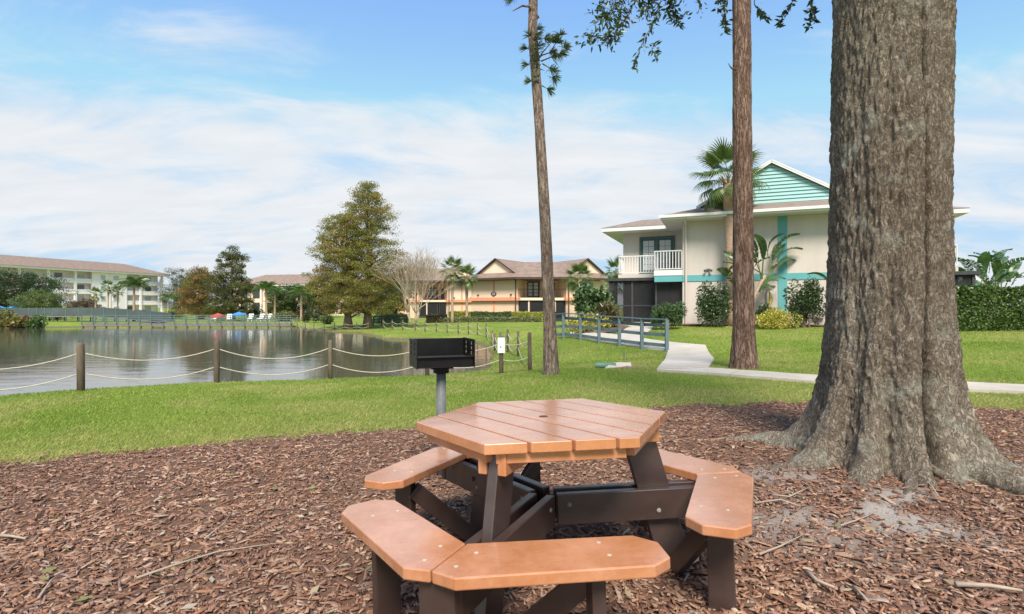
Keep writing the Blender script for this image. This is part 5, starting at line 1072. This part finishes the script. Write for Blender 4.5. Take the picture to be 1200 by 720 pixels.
for i, (px, d, rx, h, pl, lb) in enumerate(((4, 58, 1.6, 1.9, [(.16, .17, .04), (.11, .15, .04), (.25, .2, .06)], 'yellow green shrub on the left lake bank'), (16, 57.5, 1.2, 1.6, [(.26, .24, .06), (.16, .2, .05), (.3, .2, .08)], 'golden shrub on the left lake bank'), (27, 58, .9, 1.5, [(.2, .06, .05), (.26, .1, .06), (.12, .1, .04)], 'reddish shrub on the left lake bank'), (40, 57.5, 1.25, 1.75, [(.06, .13, .025), (.09, .17, .035), (.045, .09, .02)], 'rounded bright green shrub at the water edge'),
        (-14, 57, 1.6, 1.8, [(.1, .14, .04), (.14, .17, .05)], 'green shrub cut by the left picture edge'), (68, 76, 1.3, 1.9, DKG, 'dark shrub behind the footbridge'), (90, 80, 1.5, 1.6, [(.13, .15, .07), (.17, .17, .08)], 'olive shrub behind the footbridge'), (166, 76, 1.4, 1.3, GRN, 'green shrub near the queen palm'), (205, 82, 2.2, 1.2, DKG, 'dark hedge like shrub under the dark trees'), (190, 70, 1.6, .8, GRN, 'low shrub at the boardwalk bend'),
        (330, 70, 1.0, 1.3, [(.14, .18, .05), (.19, .21, .07)], 'yellow green shrub right of the boardwalk palms'), (338, 69, .8, 1.2, [(.22, .2, .06), (.16, .17, .05)], 'straw coloured shrub right of the boardwalk palms'), (365, 66, 1.2, 1.2, [(.06, .085, .03), (.09, .11, .04)], 'dark green shrub left of the cypress trunks'), (384, 62, 1.0, 1.0, [(.08, .12, .04), (.11, .15, .05)], 'green shrub just left of the cypress trunks'), (445, 62, 1.1, 1.0, [(.09, .13, .05), (.13, .17, .07)], 'pale shrub right of the cypress trunks'), (300, 80, 1.4, 1.6, DKG, 'dark shrub right of the dark green cypress'), (352, 74, 1.6, 1.3, [(.12, .06, .04), (.09, .08, .04)], 'maroon shrub near the pale trunk palm'))):
    bush('lakeside_shrub', lb, T(px, d), rx, rx*.7, h, pl, 1500, .2, 'shrubs on the far lake bank')
def bed(pts, cell=.22):
    P = np.array(pts); xs = np.arange(P[:, 0].min(), P[:, 0].max()+cell, cell); ys = np.arange(P[:, 1].min(), P[:, 1].max()+cell, cell); X, Y = np.meshgrid(xs, ys)
    x, y = X.ravel(), Y.ravel(); ins = (sdist(x, y, P)+(n2(x, y, 1.8, 15)-.5)*.3 < 0).reshape(X.shape); nx = len(xs)
    c = (ins[:-1, :-1] & ins[1:, :-1] & ins[:-1, 1:] & ins[1:, 1:]).ravel(); ii = (np.arange(len(ys)-1)[:, None]*nx+np.arange(nx-1)).ravel()[c]
    V = np.stack([x, y, GZ(x, y)+.05+(n2(x, y, 6, 33)-.5)*.03], 1); Fq = np.stack([ii, ii+1, ii+nx+1, ii+nx], 1); u = np.unique(Fq); rm = np.zeros(len(V), int); rm[u] = np.arange(len(u))
    k = np.array([.19, .11, .08])*(.6+.8*n2(V[u][:, 0], V[u][:, 1], 5, 44)[:, None]); tag(np_obj('planting_bed', V[u], rm[Fq], MULCH, None, k, True), kind='structure')
bed([(7.4, 23.9), (9, 23.3), (12, 22.0), (15.5, 20.5), (16.2, 22.2), (8, 25.5), (6.9, 25.6), (6.6, 24.4)]); bed([(2.6, 22.9), (3.6, 21.9), (4.6, 22.3), (5.6, 24.6), (5.6, 27), (3.9, 27.5), (3.3, 24.6)])
# ------------------------------------------------------------------ small far things
def parasol(name, label, loc, r_, h, mat_, cat='umbrella'):
    root = thing(name, label, cat, loc); n = 8; mb = MB(); vs = [(0, 0, h)]+[(r_*math.cos(2*PI*i/n), r_*math.sin(2*PI*i/n), h-r_*.38) for i in range(n)]+[(r_*math.cos(2*PI*i/n), r_*math.sin(2*PI*i/n), h-r_*.38-.18) for i in range(n)]
    mb.add(vs, [(0, 1+i, 1+(i+1) % n) for i in range(n)]+[(1+i, 9+i, 9+(i+1) % n, 1+(i+1) % n) for i in range(n)]); mb.build('canopy', mat_, root); MB().tube([(0, 0, -.1), (0, 0, h-.02)], .03, 8).build('pole', GALV, root); MB().prism([(.3*math.cos(a), .3*math.sin(a)) for a in np.linspace(0, 2*PI, 10, endpoint=False)], 0, .08).build('base', DARKF, root)
BLUE = mat('blue_canvas', (.05, .22, .62), (.07, .27, .7), 3, .7, .2); RED = mat('red_canvas', (.62, .06, .05), (.68, .09, .07), 3, .7, .2)
parasol('umbrella', 'blue canvas umbrella at the left picture edge', T(-3, 68), 2.1, 2.0, BLUE); parasol('umbrella', 'second blue umbrella beside the light green tree', T(15, 70), 1.3, 1.9, BLUE)
parasol('umbrella', 'low red umbrella behind the boardwalk railing', T(255.5, 66), .85, 1.15, RED); parasol('umbrella', 'blue umbrella to the right of the red one', T(280, 70), 1.0, 1.25, BLUE)
for px, d, lb in ((247, 67, 'white lounge chair left of the red umbrella'), (268, 67, 'white lounge chair right of the red umbrella'), (293, 68, 'white lounge chair right of the blue umbrella'), (304, 68, 'white lounge chair near the pale palm trunk'), (311, 69, 'last white lounge chair before the palms')):
    root = thing('lounge_chair', lb, 'chair', T(px, d), random.uniform(-.6, .6), 'white chairs behind the boardwalk'); MB().box(-.28, .28, -.3, .5, .36, .42).build('seat', WHITE, root); MB().beam((0, .5, .4), (0, .85, 1.0), .56, .05).build('backrest', WHITE, root)
    for a in (-.25, .25):
        for b_ in (-.25, .4): MB().box(a-.025, a+.025, b_-.025, b_+.025, -.02, .359).build('leg', WHITE, root)
# culvert pipe in the lawn
PIPE = mat('green_pipe', (.10, .22, .17), (.14, .27, .21), 6, .5, .4); a = at(698, 430, 11.6); a.z = gz(a.x, a.y)+.06; b_ = at(722, 431, 11.5); b_.z = gz(b_.x, b_.y)+.05
cp = thing('culvert_pipe', 'green drain pipe end lying in the lawn before the railing', 'pipe', gp(a.x, a.y)); O = cp.location
MB().tube([a-O, a-O+(b_-a)*.06, b_-O], [.068, .06, .06], 16).build('pipe', PIPE, cp, smooth=True); q = b_-O; MB().add([q+Vector((-.25, -.10, -.02)), q+Vector((.30, -.12, -.01)), q+Vector((.34, .08, .06)), q+Vector((-.02, .10, .06)), q+Vector((-.25, -.12, -.14)), q+Vector((.30, -.14, -.14)), q+Vector((.34, .1, -.14)), q+Vector((-.02, .12, -.14))], [(0, 1, 2, 3), (0, 4, 5, 1), (1, 5, 6, 2), (2, 6, 7, 3), (3, 7, 4, 0)]).build('concrete_end', CONC, cp, .006)
nn = 26; an = np.linspace(0, 2*PI, nn, endpoint=False); qq = [(b_.x+.22+(.42+.1*math.sin(3*t_)+.06*math.sin(7*t_+1))*math.cos(t_), b_.y-.10+(.16+.05*math.sin(4*t_+2))*math.sin(t_)) for t_ in an]
mb = MB(); mb.add([(x, y, gz(x, y)+.006) for x, y in qq]+[(b_.x+.22, b_.y-.08, gz(b_.x+.22, b_.y-.08)+.045)], [(i, (i+1) % nn, nn) for i in range(nn)]); tag(mb.build('bare_soil', mat('dry_soil', (.20, .13, .085), (.30, .21, .14), 9, .95, .05, .8, 40, .02, coord='World')), kind='structure')
q = at(731, 416, 14.2); st_ = thing('stake', 'thin grey stake in the lawn below the railing', 'stake', gp(q.x, q.y)); MB().tube([(0, 0, -.1), (.01, 0, .2), (.0, 0, .27)], [.018, .016, .008], 8).build('rod', GALV, st_)
# fallen twigs and a pale bark piece on the mulch
TW = mat('dry_twig', (.30, .24, .19), (.42, .35, .28), 8, .9, .1, .4, 40, .004)
def twig(name, label, pts_px, r0, group=None, m_=TW, cat='twig'):
    pts = []
    for px, py in pts_px:
        d = CAMZ*F/(py-360)
        for _ in range(4): x = (px-600)/F*d; z_ = gz(x, d); d = (CAMZ-z_)*F/(py-360)
        x = (px-600)/F*d; pts.append(Vector((x, d, gz(x, d)+.036+r0)))
    org = pts[0]; root = MB(org).tube(pts, [r0*(1-.55*i/(len(pts)-1)) for i in range(len(pts))], 7).build(name, m_, None, smooth=True); root.location = org; tag(root, label, cat, group); return root
for lb, pts, r0 in (('long thin twig on the mulch left of the picnic table', [(160, 688), (205, 672), (255, 656), (330, 645)], .006), ('short twig beside the long thin twig on the left mulch', [(240, 640), (262, 622), (272, 608)], .005), ('grey stick lying near the lower right corner', [(1120, 698), (1160, 700), (1198, 706)], .012), ('forked looking stick on the mulch below the oak roots', [(945, 682), (958, 694), (978, 702)], .011), ('thin twig crossing the mulch in front of the oak', [(885, 598), (915, 594), (938, 602)], .007), ('twig pointing towards the oak roots', [(985, 625), (1005, 618), (1028, 608)], .005), ('slanting twig right of the bench leg', [(890, 660), (915, 650), (942, 636)], .006), ('twig at the bottom edge right of the bench leg', [(1000, 700), (1012, 712), (1018, 719)], .008), ('thin twig under the right oak root', [(1075, 560), (1092, 578), (1100, 590)], .006), ('pale twig between the oak and the table', [(905, 588), (925, 590), (950, 578)], .006), ('thin straw coloured twig at the lower left', [(45, 712), (60, 690), (72, 682)], .005), ('dark stick at the left picture edge', [(0, 637), (14, 638), (30, 641)], .010)): twig('twig', lb, pts, r0, 'fallen twigs on the mulch')
q = T(804, 2.32); q = at(806, 662, 2.5); q.z = gz(q.x, q.y)+.035
PB = mat('pale_bark_piece', (.50, .41, .25), (.62, .53, .35), 8, .85, .1, .5, 30, .01); mb = MB(); o_ = mb.add([(-.085, -.02, 0), (-.03, -.035, .006), (.04, -.03, .012), (.075, 0, .02), (.05, .03, .02), (-.02, .03, .012), (-.07, .012, .004), (-.06, -.01, .022), (0, 0, .034), (.05, .002, .034)], [(0, 1, 8, 7), (1, 2, 9, 8), (2, 3, 9), (3, 4, 9), (4, 5, 8, 9), (5, 6, 7, 8), (6, 0, 7)]).build('bark_piece', PB); o_.location = q; o_.rotation_euler = (0, 0, .5); tag(o_, 'pale curled bark piece on the mulch beside the right bench leg', 'bark')
